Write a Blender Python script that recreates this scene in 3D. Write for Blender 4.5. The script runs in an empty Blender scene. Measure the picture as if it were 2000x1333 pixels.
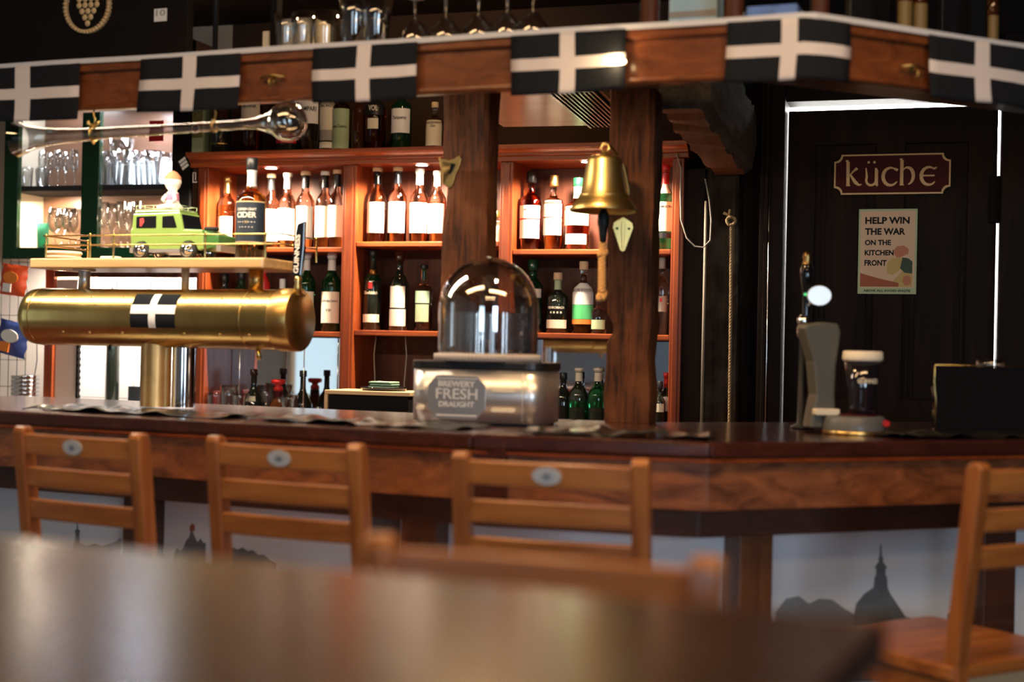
import bpy, bmesh, math, random
from mathutils import Vector, Matrix, noise
random.seed(7)
SC = bpy.context.scene
C = SC.collection
R = math.radians
PI = math.pi

# ------------------------------------------------------------------ camera
FOC = 2000 * 50 / 36
EYE = Vector((0, 0, 1.32))
CAMR = Matrix.Rotation(R(90 + 0.278), 3, 'X') @ Matrix.Rotation(R(1.2), 3, 'Z')
cd = bpy.data.cameras.new('camera')
cam = bpy.data.objects.new('camera', cd)
C.objects.link(cam)
cd.lens = 50
cd.sensor_width = 36
cd.clip_start = 0.05
cd.dof.use_dof = True
cd.dof.focus_distance = 5.0
cd.dof.aperture_fstop = 1.75
cd.dof.aperture_blades = 9
cam.matrix_world = Matrix.Translation(EYE) @ CAMR.to_4x4()
SC.camera = cam
SC.view_settings.view_transform = 'Standard'
SC.view_settings.look = 'None'
SC.view_settings.gamma = 1
SC.view_settings.exposure = 0.0
SC.view_settings.use_curve_mapping = False
SC.cycles.use_denoising = True
SC.cycles.transparent_max_bounces = 32
SC.cycles.max_bounces = 10
SC.cycles.sample_clamp_indirect = 6

# world: faint dim ambient from the rest of the pub
w = bpy.data.worlds.new('world')
SC.world = w
w.use_nodes = True
w.node_tree.nodes['Background'].inputs[0].default_value = (0.9, 0.72, 0.55, 1)
w.node_tree.nodes['Background'].inputs[1].default_value = 0.03

WARM = (1.0, 0.62, 0.30)
WARMW = (1.0, 0.80, 0.58)
COOL = (0.62, 0.80, 1.0)


def light(kind, name, loc, target, energy, color, size=0.1, size_y=None, spot=None, blend=0.5):
    d = bpy.data.lights.new(name, kind)
    d.energy = energy
    d.color = color
    if kind == 'AREA':
        d.shape = 'RECTANGLE'
        d.size = size
        d.size_y = size_y or size
    else:
        d.shadow_soft_size = size
    if kind == 'SPOT':
        d.spot_size = R(spot or 90)
        d.spot_blend = blend
    o = bpy.data.objects.new(name, d)
    C.objects.link(o)
    o.location = loc
    dv = Vector(target) - Vector(loc)
    o.rotation_euler = dv.to_track_quat('-Z', 'Y').to_euler()
    return o


# daylight through the two windows behind the guests
light('AREA', 'daylight_one', (-1.7, -2.9, 1.62), (-0.6, 3, 0.5), 17, COOL, 1.3, 1.35)
light('AREA', 'daylight_two', (1.9, -2.9, 1.62), (0.9, 3, 0.1), 76, COOL, 1.3, 1.35)
# warm ceiling panel lamps of the guest room (housings built below)
light('AREA', 'guest_panel_one', (-1.1, 2.55, 2.66), (-1.1, 2.6, 0), 22, WARM, 1.5, 0.22)
light('AREA', 'guest_panel_two', (0.75, 2.15, 2.66), (0.75, 2.2, 0), 26, WARM, 1.5, 0.22)
light('AREA', 'added_panel_three', (0.2, 0.75, 2.66), (0.2, 0.9, 0), 15, WARM, 1.2, 0.22)  # extra panel, added to light the near chair's back rail
# lamps over the staff side, then spots added for brightness
light('SPOT', 'walkway_spot_left', (-1.0, 4.62, 2.66), (-1.15, 4.22, 1.6), 150, WARMW, 0.04, spot=62, blend=0.6)
light('SPOT', 'walkway_spot_mid', (0.1, 4.9, 2.66), (0.0, 4.3, 1.2), 40, WARM, 0.04, spot=80, blend=0.7)
light('SPOT', 'added_spot_bell', (0.10, 3.42, 2.00), (0.25, 3.95, 1.1), 14, WARM, 0.03, spot=130, blend=0.8)  # added to warm the bell and the posts
light('SPOT', 'added_spot_wall', (-0.35, 5.15, 2.66), (-0.35, 5.9, 2.35), 9, WARM, 0.04, spot=120, blend=0.8)  # added to brighten the wall above the shelves
light('SPOT', 'added_spot_door', (0.95, 3.50, 2.00), (1.30, 5.2, 1.7), 15, WARM, 0.03, spot=75, blend=0.8)  # added to brighten the door sign and warm the door
light('SPOT', 'added_spot_glasses', (-0.10, 4.25, 2.62), (-0.20, 3.7, 2.1), 34, WARM, 0.03, spot=120, blend=0.8)  # added to light the glasses and carton on the canopy


def ray(px, py):
    return CAMR @ Vector(((px - 1000) / FOC, (666.5 - py) / FOC, -1))


def P(px, py, Y):
    d = ray(px, py)
    return EYE + d * (Y / d.y)


class Fr:
    """vertical reference plane: u along it, v away from the camera"""
    def __init__(s, x, y, deg):
        s.o = Vector((x, y))
        s.a = R(deg)
        s.u = Vector((math.cos(s.a), math.sin(s.a)))
        s.v = Vector((-math.sin(s.a), math.cos(s.a)))

    @staticmethod
    def two(p, q):
        d = Vector(q) - Vector(p)
        return Fr(p[0], p[1], math.degrees(math.atan2(d.y, d.x)))

    def uz(s, px, py, v=0.0):
        d = ray(px, py)
        e = Vector((EYE.x, EYE.y)) - s.o
        d2 = Vector((d.x, d.y))
        t = (v - e.dot(s.v)) / d2.dot(s.v)
        p = e + d2 * t
        return p.dot(s.u), EYE.z + d.z * t

    def U(s, px, py=600, v=0.0):
        return s.uz(px, py, v)[0]

    def Z(s, px, py, v=0.0):
        return s.uz(px, py, v)[1]

    def w(s, u, v, z=0.0):
        p = s.o + s.u * u + s.v * v
        return Vector((p.x, p.y, z))


# ------------------------------------------------------------------ materials
def nt(name):
    m = bpy.data.materials.new(name)
    m.use_nodes = True
    return m, m.node_tree.nodes, m.node_tree.links, m.node_tree.nodes['Principled BSDF']


def mat(name, col, rough=0.5, metal=0.0, trans=0.0, emit=0.0, coat=0.0, ior=1.45, var=0.0, vscale=30, bump=0.0, ecol=None, spec=None):
    m, N, L, b = nt(name)
    b.inputs['Base Color'].default_value = (*col, 1)
    b.inputs['Roughness'].default_value = rough
    b.inputs['Metallic'].default_value = metal
    b.inputs['Transmission Weight'].default_value = trans
    b.inputs['IOR'].default_value = ior
    b.inputs['Coat Weight'].default_value = coat
    if spec is not None:
        b.inputs['Specular IOR Level'].default_value = spec
    if emit:
        b.inputs['Emission Color'].default_value = (*(ecol or col), 1)
        b.inputs['Emission Strength'].default_value = emit
    if var or bump:
        tc = N.new('ShaderNodeTexCoord')
        no = N.new('ShaderNodeTexNoise')
        no.inputs['Scale'].default_value = vscale
        no.inputs['Detail'].default_value = 5
        L.new(tc.outputs['Object'], no.inputs['Vector'])
        if var:
            mx = N.new('ShaderNodeMix')
            mx.data_type = 'RGBA'
            mx.inputs['A'].default_value = (*[c * (1 - var) for c in col], 1)
            mx.inputs['B'].default_value = (*[min(1, c * (1 + var)) for c in col], 1)
            L.new(no.outputs['Fac'], mx.inputs['Factor'])
            L.new(mx.outputs['Result'], b.inputs['Base Color'])
        if bump:
            bp = N.new('ShaderNodeBump')
            bp.inputs['Strength'].default_value = bump
            bp.inputs['Distance'].default_value = 0.004
            L.new(no.outputs['Fac'], bp.inputs['Height'])
            L.new(bp.outputs['Normal'], b.inputs['Normal'])
    return m


def wood(name, c1, c2, axis='X', scale=1.0, rough=0.35, coat=0.3, bump=0.15, c3=None, spec=0.5):
    m, N, L, b = nt(name)
    b.inputs['Specular IOR Level'].default_value = spec
    tc = N.new('ShaderNodeTexCoord')
    mp = N.new('ShaderNodeMapping')
    s = [26 * scale] * 3
    s['XYZ'.index(axis)] = 1.6 * scale
    mp.inputs['Scale'].default_value = s
    L.new(tc.outputs['Object'], mp.inputs['Vector'])
    no = N.new('ShaderNodeTexNoise')
    no.inputs['Scale'].default_value = 1.0
    no.inputs['Detail'].default_value = 7
    no.inputs['Roughness'].default_value = 0.62
    no.inputs['Distortion'].default_value = 0.9
    L.new(mp.outputs['Vector'], no.inputs['Vector'])
    rp = N.new('ShaderNodeValToRGB')
    rp.color_ramp.elements[0].position = 0.32
    rp.color_ramp.elements[0].color = (*c1, 1)
    rp.color_ramp.elements[1].position = 0.68
    rp.color_ramp.elements[1].color = (*c2, 1)
    L.new(no.outputs['Fac'], rp.inputs['Fac'])
    col = rp.outputs['Color']
    if c3:
        n2 = N.new('ShaderNodeTexNoise')
        n2.inputs['Scale'].default_value = 7
        n2.inputs['Detail'].default_value = 6
        L.new(tc.outputs['Object'], n2.inputs['Vector'])
        r2 = N.new('ShaderNodeValToRGB')
        r2.color_ramp.elements[0].position = 0.42
        r2.color_ramp.elements[1].position = 0.62
        L.new(n2.outputs['Fac'], r2.inputs['Fac'])
        mx = N.new('ShaderNodeMix')
        mx.data_type = 'RGBA'
        mf = N.new('ShaderNodeMath')
        mf.operation = 'MULTIPLY'
        mf.inputs[1].default_value = 0.6
        L.new(r2.outputs['Color'], mf.inputs[0])
        L.new(mf.outputs[0], mx.inputs['Factor'])
        L.new(col, mx.inputs['A'])
        mx.inputs['B'].default_value = (*c3, 1)
        col = mx.outputs['Result']
    L.new(col, b.inputs['Base Color'])
    b.inputs['Roughness'].default_value = rough
    b.inputs['Coat Weight'].default_value = coat
    b.inputs['Coat Roughness'].default_value = 0.2
    bp = N.new('ShaderNodeBump')
    bp.inputs['Strength'].default_value = bump
    bp.inputs['Distance'].default_value = 0.003
    L.new(no.outputs['Fac'], bp.inputs['Height'])
    L.new(bp.outputs['Normal'], b.inputs['Normal'])
    return m


def thin_glass(name, tint=(1, 1, 1), base=0.05, edge=0.9, rough=0.02, blend=0.35):
    m = bpy.data.materials.new(name)
    m.use_nodes = True
    N, L = m.node_tree.nodes, m.node_tree.links
    N.clear()
    out = N.new('ShaderNodeOutputMaterial')
    tr = N.new('ShaderNodeBsdfTransparent')
    tr.inputs[0].default_value = (*tint, 1)
    gl = N.new('ShaderNodeBsdfGlossy')
    gl.inputs['Roughness'].default_value = rough
    lw = N.new('ShaderNodeLayerWeight')
    lw.inputs[0].default_value = blend
    mr = N.new('ShaderNodeMapRange')
    mr.inputs['To Min'].default_value = base
    mr.inputs['To Max'].default_value = edge
    L.new(lw.outputs['Facing'], mr.inputs['Value'])
    mx = N.new('ShaderNodeMixShader')
    L.new(mr.outputs['Result'], mx.inputs[0])
    L.new(tr.outputs[0], mx.inputs[1])
    L.new(gl.outputs[0], mx.inputs[2])
    L.new(mx.outputs[0], out.inputs[0])
    return m


def tiles(name, col, grout, w=0.15, h=0.15, rough=0.25):
    m, N, L, b = nt(name)
    tc = N.new('ShaderNodeTexCoord')
    mp = N.new('ShaderNodeMapping')
    mp.inputs['Rotation'].default_value = (R(-90), 0, 0)
    L.new(tc.outputs['Object'], mp.inputs['Vector'])
    br = N.new('ShaderNodeTexBrick')
    br.offset = 0
    br.inputs['Scale'].default_value = 1
    br.inputs['Brick Width'].default_value = w
    br.inputs['Row Height'].default_value = h
    br.inputs['Mortar Size'].default_value = 0.0025
    br.inputs['Color1'].default_value = (*col, 1)
    br.inputs['Color2'].default_value = (*[c * 0.96 for c in col], 1)
    br.inputs['Mortar'].default_value = (*grout, 1)
    L.new(mp.outputs['Vector'], br.inputs['Vector'])
    L.new(br.outputs['Color'], b.inputs['Base Color'])
    b.inputs['Roughness'].default_value = rough
    return m


M = {}
M['cherry'] = wood('cherry', (0.16, 0.026, 0.007), (0.36, 0.078, 0.016), 'X', coat=0.1, spec=0.35)
M['cherry_v'] = wood('cherry_v', (0.13, 0.021, 0.006), (0.31, 0.064, 0.014), 'Z', coat=0.1, spec=0.35)
M['backwood'] = wood('backwood', (0.035, 0.010, 0.006), (0.10, 0.028, 0.013), 'Z', rough=0.5, coat=0.05, spec=0.2)
M['bartop'] = wood('bartop', (0.03, 0.009, 0.007), (0.07, 0.018, 0.012), 'X', rough=0.16, coat=0.8, bump=0.04)
M['fascia'] = wood('fascia', (0.10, 0.035, 0.016), (0.36, 0.125, 0.045), 'X', scale=0.9, rough=0.42, coat=0.2, bump=0.3)
M['pelmet'] = wood('pelmet', (0.09, 0.026, 0.010), (0.20, 0.060, 0.018), 'X', rough=0.25, coat=0.6)
M['darkwood'] = wood('darkwood', (0.005, 0.003, 0.0025), (0.016, 0.0075, 0.005), 'Z', rough=0.5, coat=0.0, spec=0.08)
M['darkboard'] = wood('darkboard', (0.05, 0.018, 0.010), (0.09, 0.03, 0.016), 'X', rough=0.5)
M['barpost'] = wood('barpost', (0.09, 0.033, 0.015), (0.20, 0.08, 0.03), 'Z', rough=0.4)
M['chair'] = wood('chair', (0.24, 0.070, 0.016), (0.52, 0.190, 0.045), 'X', scale=0.8, rough=0.35, coat=0.4, bump=0.08)
M['chair_v'] = wood('chair_v', (0.24, 0.070, 0.016), (0.52, 0.190, 0.045), 'Z', scale=0.8, rough=0.35, coat=0.4, bump=0.08)
M['seatlam'] = wood('seatlam', (0.12, 0.04, 0.025), (0.62, 0.33, 0.13), 'Z', scale=0.7, rough=0.4)
M['timber'] = wood('timber', (0.006, 0.003, 0.002), (0.15, 0.045, 0.013), 'Z', scale=3.2, rough=0.75, coat=0.0, bump=1.0, c3=(0.17, 0.058, 0.016), spec=0.25)
M['beam'] = wood('beam', (0.035, 0.028, 0.024), (0.10, 0.085, 0.075), 'Y', scale=1.2, rough=0.9, coat=0, bump=1.0)
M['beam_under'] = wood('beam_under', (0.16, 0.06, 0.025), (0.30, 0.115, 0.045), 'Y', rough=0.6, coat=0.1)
M['table'] = wood('table', (0.018, 0.008, 0.006), (0.045, 0.018, 0.010), 'X', rough=0.26, coat=0.28, bump=0.05, spec=0.25)
M['plank'] = wood('plank', (0.50, 0.30, 0.12), (0.72, 0.47, 0.22), 'X', rough=0.3, coat=0.4)
M['lightwood'] = wood('lightwood', (0.40, 0.25, 0.14), (0.52, 0.34, 0.20), 'X', scale=0.6, rough=0.5)
M['ply'] = wood('ply', (0.55, 0.36, 0.18), (0.72, 0.50, 0.28), 'X', rough=0.5)
M['brass'] = mat('brass', (0.84, 0.53, 0.19), 0.26, 1.0, var=0.5, vscale=9)
M['brass_old'] = mat('brass_old', (0.58, 0.36, 0.12), 0.34, 1.0, var=0.35, vscale=22)
M['brass_bell'] = mat('brass_bell', (0.78, 0.56, 0.20), 0.36, 1.0, var=0.15, vscale=9)
M['brass_col'] = mat('brass_col', (0.80, 0.50, 0.20), 0.42, 1.0, var=0.25, vscale=16)
M['brass_dull'] = mat('brass_dull', (0.42, 0.28, 0.10), 0.42, 1.0, var=0.2, vscale=60, bump=0.3)
M['steel'] = mat('steel', (0.72, 0.72, 0.73), 0.22, 1.0)
M['steel_soft'] = mat('steel_soft', (0.74, 0.71, 0.69), 0.34, 0.85)
M['emboss'] = mat('emboss', (0.85, 0.83, 0.80), 0.35, 0.3)
M['chrome'] = mat('chrome', (0.85, 0.85, 0.87), 0.08, 1.0)
M['mirror'] = mat('mirror', (0.80, 0.82, 0.84), 0.03, 1.0)
M['black'] = mat('black', (0.012, 0.012, 0.013), 0.35)
M['blackgloss'] = mat('blackgloss', (0.008, 0.008, 0.010), 0.08, coat=0.5)
M['blackmatt'] = mat('blackmatt', (0.008, 0.007, 0.007), 0.8, spec=0.1)
M['iron'] = mat('iron', (0.02, 0.021, 0.022), 0.5, 0.6)
M['flag_black'] = mat('flag_black', (0.012, 0.014, 0.018), 0.9, spec=0.1, var=0.3, vscale=300)
M['flag_white'] = mat('flag_white', (0.62, 0.58, 0.58), 0.9, var=0.06, vscale=300)
M['white'] = mat('white', (0.85, 0.84, 0.82), 0.5)
M['cream'] = mat('cream', (0.78, 0.70, 0.54), 0.6)
M['paper'] = mat('paper', (0.86, 0.80, 0.68), 0.65)
M['ink'] = mat('ink', (0.012, 0.012, 0.014), 0.6, spec=0.1)
M['ink_grey'] = mat('ink_grey', (0.35, 0.32, 0.28), 0.6)
M['gold'] = mat('gold', (0.80, 0.56, 0.20), 0.3, 1.0)
M['goldpaint'] = mat('goldpaint', (0.70, 0.50, 0.25), 0.5)
M['cork'] = mat('cork', (0.70, 0.50, 0.30), 0.7)
M['red'] = mat('red', (0.55, 0.02, 0.02), 0.35)
M['orange'] = mat('orange', (0.85, 0.25, 0.04), 0.5)
M['label_orange'] = mat('label_orange', (0.85, 0.42, 0.16), 0.5)
M['green_paper'] = mat('green_paper', (0.10, 0.55, 0.20), 0.5)
M['oldgold'] = mat('oldgold', (.20, .13, .04), .5)
M['mint'] = mat('mint', (0.42, 0.62, 0.42), 0.55)
M['sage'] = mat('sage', (0.40, 0.50, 0.30), 0.55)
M['blue'] = mat('blue', (0.04, 0.10, 0.35), 0.35)
M['lightblue'] = mat('lightblue', (0.42, 0.62, 0.72), 0.5)
M['maroon'] = mat('maroon', (0.055, 0.008, 0.010), 0.5, spec=0.1)
M['hutchgreen'] = mat('hutchgreen', (0.005, 0.045, 0.017), 0.25, coat=0.4)
M['hutchback'] = wood('hutchback', (0.13, 0.060, 0.032), (0.22, 0.105, 0.055), 'X', scale=0.6, rough=0.5)
M['lime'] = mat('lime', (0.22, 0.34, 0.085), 0.28, coat=0.6)
M['lime_dark'] = mat('lime_dark', (0.05, 0.16, 0.04), 0.3, coat=0.5)
M['rubber'] = mat('rubber', (0.02, 0.02, 0.02), 0.7)
M['rope'] = mat('rope', (0.66, 0.36, 0.12), 0.85, var=0.2, vscale=200)
M['rope_old'] = mat('rope_old', (0.30, 0.21, 0.11), 0.9, var=0.3, vscale=200)
M['barmat'] = mat('barmat', (0.016, 0.015, 0.014), 0.26, coat=0.15, spec=0.35)
M['fount_grey'] = mat('fount_grey', (0.09, 0.088, 0.07), 0.4)
M['badge'] = mat('badge', (0.50, 0.52, 0.54), 0.4)
M['badge_dark'] = mat('badge_dark', (0.20, 0.22, 0.25), 0.5)
M['mural'] = mat('mural', (0.80, 0.82, 0.85), 0.5, var=0.10, vscale=3)
M['skyline'] = mat('skyline', (0.15, 0.16, 0.17), 0.6, var=0.3, vscale=40)
M['skyline_far'] = mat('skyline_far', (0.25, 0.27, 0.29), 0.6)
M['wall_dark'] = mat('wall_dark', (0.06, 0.034, 0.022), 0.8, spec=0.1)
M['wall_cream'] = mat('wall_cream', (0.52, 0.42, 0.30), 0.8)
M['wall_kitchen'] = mat('wall_kitchen', (0.85, 0.85, 0.83), 0.7)
M['ceiling'] = mat('ceiling', (0.03, 0.022, 0.016), 0.8, spec=0.1)
M['floor'] = wood('floor', (0.06, 0.035, 0.02), (0.12, 0.07, 0.04), 'Y', rough=0.5)
M['tile'] = tiles('tile', (0.82, 0.80, 0.77), (0.45, 0.40, 0.35))
M['lamp'] = mat('lamp', (1, 0.95, 0.9), emit=30, ecol=(1, 0.86, 0.78))
M['lampwarm'] = mat('lampwarm', (1, 0.8, 0.5), emit=30, ecol=(1, 0.72, 0.35))
M['led'] = mat('led', (1, 1, 1), emit=14, ecol=(0.82, 0.88, 1))
M['skylit'] = mat('skylit', (0.5, 0.6, 0.7), emit=2.4, ecol=(0.62, 0.84, 1.0))
M['curtain'] = mat('curtain', (0.55, 0.52, 0.50), 0.9)
M['pane'] = thin_glass('pane', base=0.03, edge=0.7)
M['glass'] = thin_glass('glass', (0.97, 0.98, 0.98), base=0.07, edge=1.0, blend=0.42)
M['domeglass'] = thin_glass('domeglass', (0.98, 0.97, 0.96), base=0.19, edge=1.0, blend=0.42)
M['liner'] = thin_glass('liner', (0.95, 0.94, 0.93), base=0.45, edge=1.0, rough=0.05, blend=0.5)
M['yardglass'] = thin_glass('yardglass', (0.96, 0.95, 0.93), base=0.07, edge=1.0, blend=0.45)
M['ribglass'] = mat('ribglass', (0.70, 0.64, 0.60), 0.3, trans=0.35)
M['bg_clear'] = mat('bg_clear', (0.93, 0.92, 0.88), 0.02, trans=1.0)
M['bg_amber'] = mat('bg_amber', (0.80, 0.26, 0.05), 0.03, trans=1.0)
M['bg_gold'] = mat('bg_gold', (0.92, 0.50, 0.14), 0.03, trans=1.0)
M['bg_red'] = mat('bg_red', (0.55, 0.07, 0.03), 0.03, trans=1.0)
M['bg_green'] = mat('bg_green', (0.03, 0.20, 0.07), 0.03, trans=0.9)
M['bg_dark'] = mat('bg_dark', (0.012, 0.016, 0.012), 0.05, trans=0.0, coat=0.6)
M['bg_brown'] = mat('bg_brown', (0.10, 0.03, 0.01), 0.05, trans=0.6)
M['navylabel'] = mat('navylabel', (0.02, 0.03, 0.045), 0.5)
M['stout'] = mat('stout', (0.010, 0.008, 0.012), 0.10, coat=1.0)
M['foam'] = mat('foam', (0.85, 0.76, 0.60), 0.6)
M['pink'] = mat('pink', (0.55, 0.18, 0.30), 0.6)
M['redcar'] = mat('redcar', (0.5, 0.05, 0.05), 0.4)


# ------------------------------------------------------------------ mesh builder
_tc = {}


def text_geo(s, bold=0.0):
    k = (s, bold)
    if k not in _tc:
        c = bpy.data.curves.new('t', 'FONT')
        c.body = s
        c.size = 1
        c.offset = bold
        c.resolution_u = 3
        c.align_x = 'CENTER'
        o = bpy.data.objects.new('t', c)
        C.objects.link(o)
        bpy.context.view_layer.update()
        me = bpy.data.meshes.new_from_object(o.evaluated_get(bpy.context.evaluated_depsgraph_get()))
        vs = [(v.co.x, v.co.y) for v in me.vertices]
        fs = [tuple(p.vertices) for p in me.polygons]
        x0, x1 = min(v[0] for v in vs), max(v[0] for v in vs)
        y0, y1 = min(v[1] for v in vs), max(v[1] for v in vs)
        vs = [((x - (x0 + x1) / 2) / (x1 - x0), (y - (y0 + y1) / 2) / (y1 - y0)) for x, y in vs]
        bpy.data.objects.remove(o)
        bpy.data.curves.remove(c)
        bpy.data.meshes.remove(me)
        _tc[k] = (vs, fs)
    return _tc[k]


class MB:
    def __init__(s):
        s.v, s.f, s.m, s.s = [], [], [], []
        s.M = Matrix.Identity(4)
        s.cm = 0

    def add(s, vs, fs, m=None, smooth=False):
        o = len(s.v)
        s.v += [s.M @ Vector(v) for v in vs]
        s.f += [tuple(i + o for i in f) for f in fs]
        mi = s.cm if m is None else m
        s.m += [mi] * len(fs)
        s.s += [smooth] * len(fs)
        return s

    def box(s, x0, x1, y0, y1, z0, z1, m=None):
        return s.add([(x0, y0, z0), (x1, y0, z0), (x1, y1, z0), (x0, y1, z0), (x0, y0, z1), (x1, y0, z1), (x1, y1, z1), (x0, y1, z1)],
                     [(0, 3, 2, 1), (4, 5, 6, 7), (0, 1, 5, 4), (1, 2, 6, 5), (2, 3, 7, 6), (3, 0, 4, 7)], m)

    def tube(s, p0, p1, r0, r1=None, n=16, m=None):
        return s.path([p0, p1], [r0, r0 if r1 is None else r1], n, m)

    def path(s, pts, r, n=12, m=None, caps=True, closed=False):
        pts = [Vector(p) for p in pts]
        if not isinstance(r, (list, tuple)):
            r = [r] * len(pts)
        vs, fs = [], []
        t0 = (pts[1] - pts[0]).normalized()
        up = Vector((0, 0, 1)) if abs(t0.z) < 0.9 else Vector((1, 0, 0))
        a = t0.cross(up).normalized()
        for i, p in enumerate(pts):
            t = (pts[min(i + 1, len(pts) - 1)] - pts[max(i - 1, 0)]).normalized()
            a = (a - t * a.dot(t)).normalized()
            b = t.cross(a)
            for k in range(n):
                q = 2 * PI * k / n
                vs.append(p + (a * math.cos(q) + b * math.sin(q)) * r[i])
        k0 = len(pts)
        for i in range(k0 - 1):
            for k in range(n):
                fs.append((i * n + k, i * n + (k + 1) % n, (i + 1) * n + (k + 1) % n, (i + 1) * n + k))
        s.add(vs, fs, m, True)
        if caps:
            o = len(s.v) - len(vs)
            s.f += [tuple(range(o + n - 1, o - 1, -1)), tuple(range(o + (k0 - 1) * n, o + k0 * n))]
            mi = s.cm if m is None else m
            s.m += [mi] * 2
            s.s += [False] * 2
        return s

    def lathe(s, prof, n=32, c=(0, 0, 0), m=None, a0=0, a1=2 * PI, mats=None, smooth=True):
        full = abs(a1 - a0 - 2 * PI) < 1e-6
        cols = n if full else n + 1
        vs = []
        for (r, z) in prof:
            for k in range(cols):
                q = a0 + (a1 - a0) * k / n
                vs.append((c[0] + r * math.sin(q), c[1] - r * math.cos(q), c[2] + z))
        for i in range(len(prof) - 1):
            fs = []
            for k in range(n):
                k2 = (k + 1) % cols
                fs.append((i * cols + k, i * cols + k2, (i + 1) * cols + k2, (i + 1) * cols + k))
            if i == 0:
                base = len(s.v)
                s.add(vs, fs, (mats[0] if mats else m), smooth)
            else:
                s.f += [tuple(j + base for j in f) for f in fs]
                mm = mats[i] if mats else (s.cm if m is None else m)
                s.m += [mm] * n
                s.s += [smooth] * n
        return s

    def prism(s, poly, d0, d1, ax='y', m=None, smooth=False):
        """poly in the plane perpendicular to ax, extruded d0..d1. ax y: (x,z); ax z: (x,y); ax x: (y,z)"""
        def q(p, d):
            return {'y': (p[0], d, p[1]), 'z': (p[0], p[1], d), 'x': (d, p[0], p[1])}[ax]
        n = len(poly)
        vs = [q(p, d0) for p in poly] + [q(p, d1) for p in poly]
        fs = [tuple(range(n)), tuple(range(2 * n - 1, n - 1, -1))]
        s.add(vs, fs, m)
        o = len(s.v) - 2 * n
        for i in range(n):
            s.f.append((o + i, o + (i + 1) % n, o + n + (i + 1) % n, o + n + i))
            s.m.append(s.cm if m is None else m)
            s.s.append(smooth)
        return s

    def text(s, t, cx, cz, y, wd, ht, m=None, bold=0.02, ext=0.0004, bend=None, rot=0.0):
        vs, fs = text_geo(t, bold)
        out = []
        cr, sr = math.cos(rot), math.sin(rot)
        for (a, b) in vs:
            a, b = a * wd, b * ht
            a, b = a * cr - b * sr, a * sr + b * cr
            if bend:
                q = (a + cx) / bend
                out.append((bend * math.sin(q), y - bend * math.cos(q), b + cz))
            else:
                out.append((a + cx, y, b + cz))
        return s.add(out, fs, m)

    def disc(s, cx, cz, y, rx, rz, m=None, th=0.001, n=28):
        return s.prism([(cx + rx * math.cos(2 * PI * k / n), cz + rz * math.sin(2 * PI * k / n)) for k in range(n)], y, y + th, 'y', m)

    def stroke(s, pts, wd, y, th, m=None):
        """flat ribbon lettering stroke in the xz plane"""
        for i in range(len(pts) - 1):
            a, b = Vector(pts[i]), Vector(pts[i + 1])
            wa = wd[i] if isinstance(wd, (list, tuple)) else wd
            wb = wd[i + 1] if isinstance(wd, (list, tuple)) else wd
            d = (b - a)
            if d.length < 1e-6:
                continue
            n = Vector((-d.y, d.x)).normalized()
            s.prism([tuple(a - n * wa / 2), tuple(b - n * wb / 2), tuple(b + n * wb / 2), tuple(a + n * wa / 2)], y - th * (0.9 + 0.1 * (i % 2)), y, 'y', m)
        return s

    def build(s, name, mats, parent=None, loc=None, rotz=0.0, bevel=0.0, solid=0.0, recalc=True, seg=2):
        me = bpy.data.meshes.new(name)
        me.from_pydata([tuple(v) for v in s.v], [], s.f)
        if not isinstance(mats, (list, tuple)):
            mats = [mats]
        for x in mats:
            me.materials.append(M[x] if isinstance(x, str) else x)
        for p, mi, sm in zip(me.polygons, s.m, s.s):
            p.material_index = mi
            p.use_smooth = sm
        if recalc:
            bm = bmesh.new()
            bm.from_mesh(me)
            bmesh.ops.recalc_face_normals(bm, faces=bm.faces)
            bm.to_mesh(me)
            bm.free()
        o = bpy.data.objects.new(name, me)
        C.objects.link(o)
        if parent:
            o.parent = parent
        if loc is not None:
            o.location = loc
        o.rotation_euler[2] = rotz
        if bevel:
            b = o.modifiers.new('bevel', 'BEVEL')
            b.width = bevel
            b.segments = seg
            b.limit_method = 'ANGLE'
            b.angle_limit = R(40)
        if solid:
            b = o.modifiers.new('solid', 'SOLIDIFY')
            b.thickness = solid
        return o


def thing(name, label, cat, loc=(0, 0, 0), rotz=0.0, group=None):
    o = bpy.data.objects.new(name, None)
    o.empty_display_size = 0.05
    C.objects.link(o)
    o.location = loc
    o.rotation_euler[2] = rotz
    return tag(o, label, cat, group)


def tag(o, label, cat, group=None):
    o['label'] = label
    o['category'] = cat
    if group:
        o['group'] = group
    return o


def struct(o):
    o['kind'] = 'structure'
    return o


def dup(root, loc, rotz, label=None, group=None):
    r = root.copy()
    C.objects.link(r)
    r.location = loc
    r.rotation_euler[2] = rotz
    if label:
        r['label'] = label
    if group:
        r['group'] = group
    for ch in list(root.children):
        c = ch.copy()
        C.objects.link(c)
        c.parent = r
        for g in ch.children:
            d = g.copy()
            C.objects.link(d)
            d.parent = c
    return r


def rbox(x0, x1, z0, z1, r, n=4):
    p = []
    for cx, cz, a in ((x1 - r, z0 + r, -90), (x1 - r, z1 - r, 0), (x0 + r, z1 - r, 90), (x0 + r, z0 + r, 180)):
        for k in range(n + 1):
            q = R(a + 90 * k / n)
            p.append((cx + r * math.cos(q), cz + r * math.sin(q)))
    return p


# ------------------------------------------------------------------ layout lines
W = Fr(0, 5.7, -17.6)                       # back wall / shelf unit front
TF = Fr(*P(325, 700, 4.2).xy, -20.5)        # brass tap tower axis


def xy(px, Y):
    p = P(px, 700, Y)
    return Vector((p.x, p.y))


def ext(a, b, d):
    return b + (b - a).normalized() * d


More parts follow.
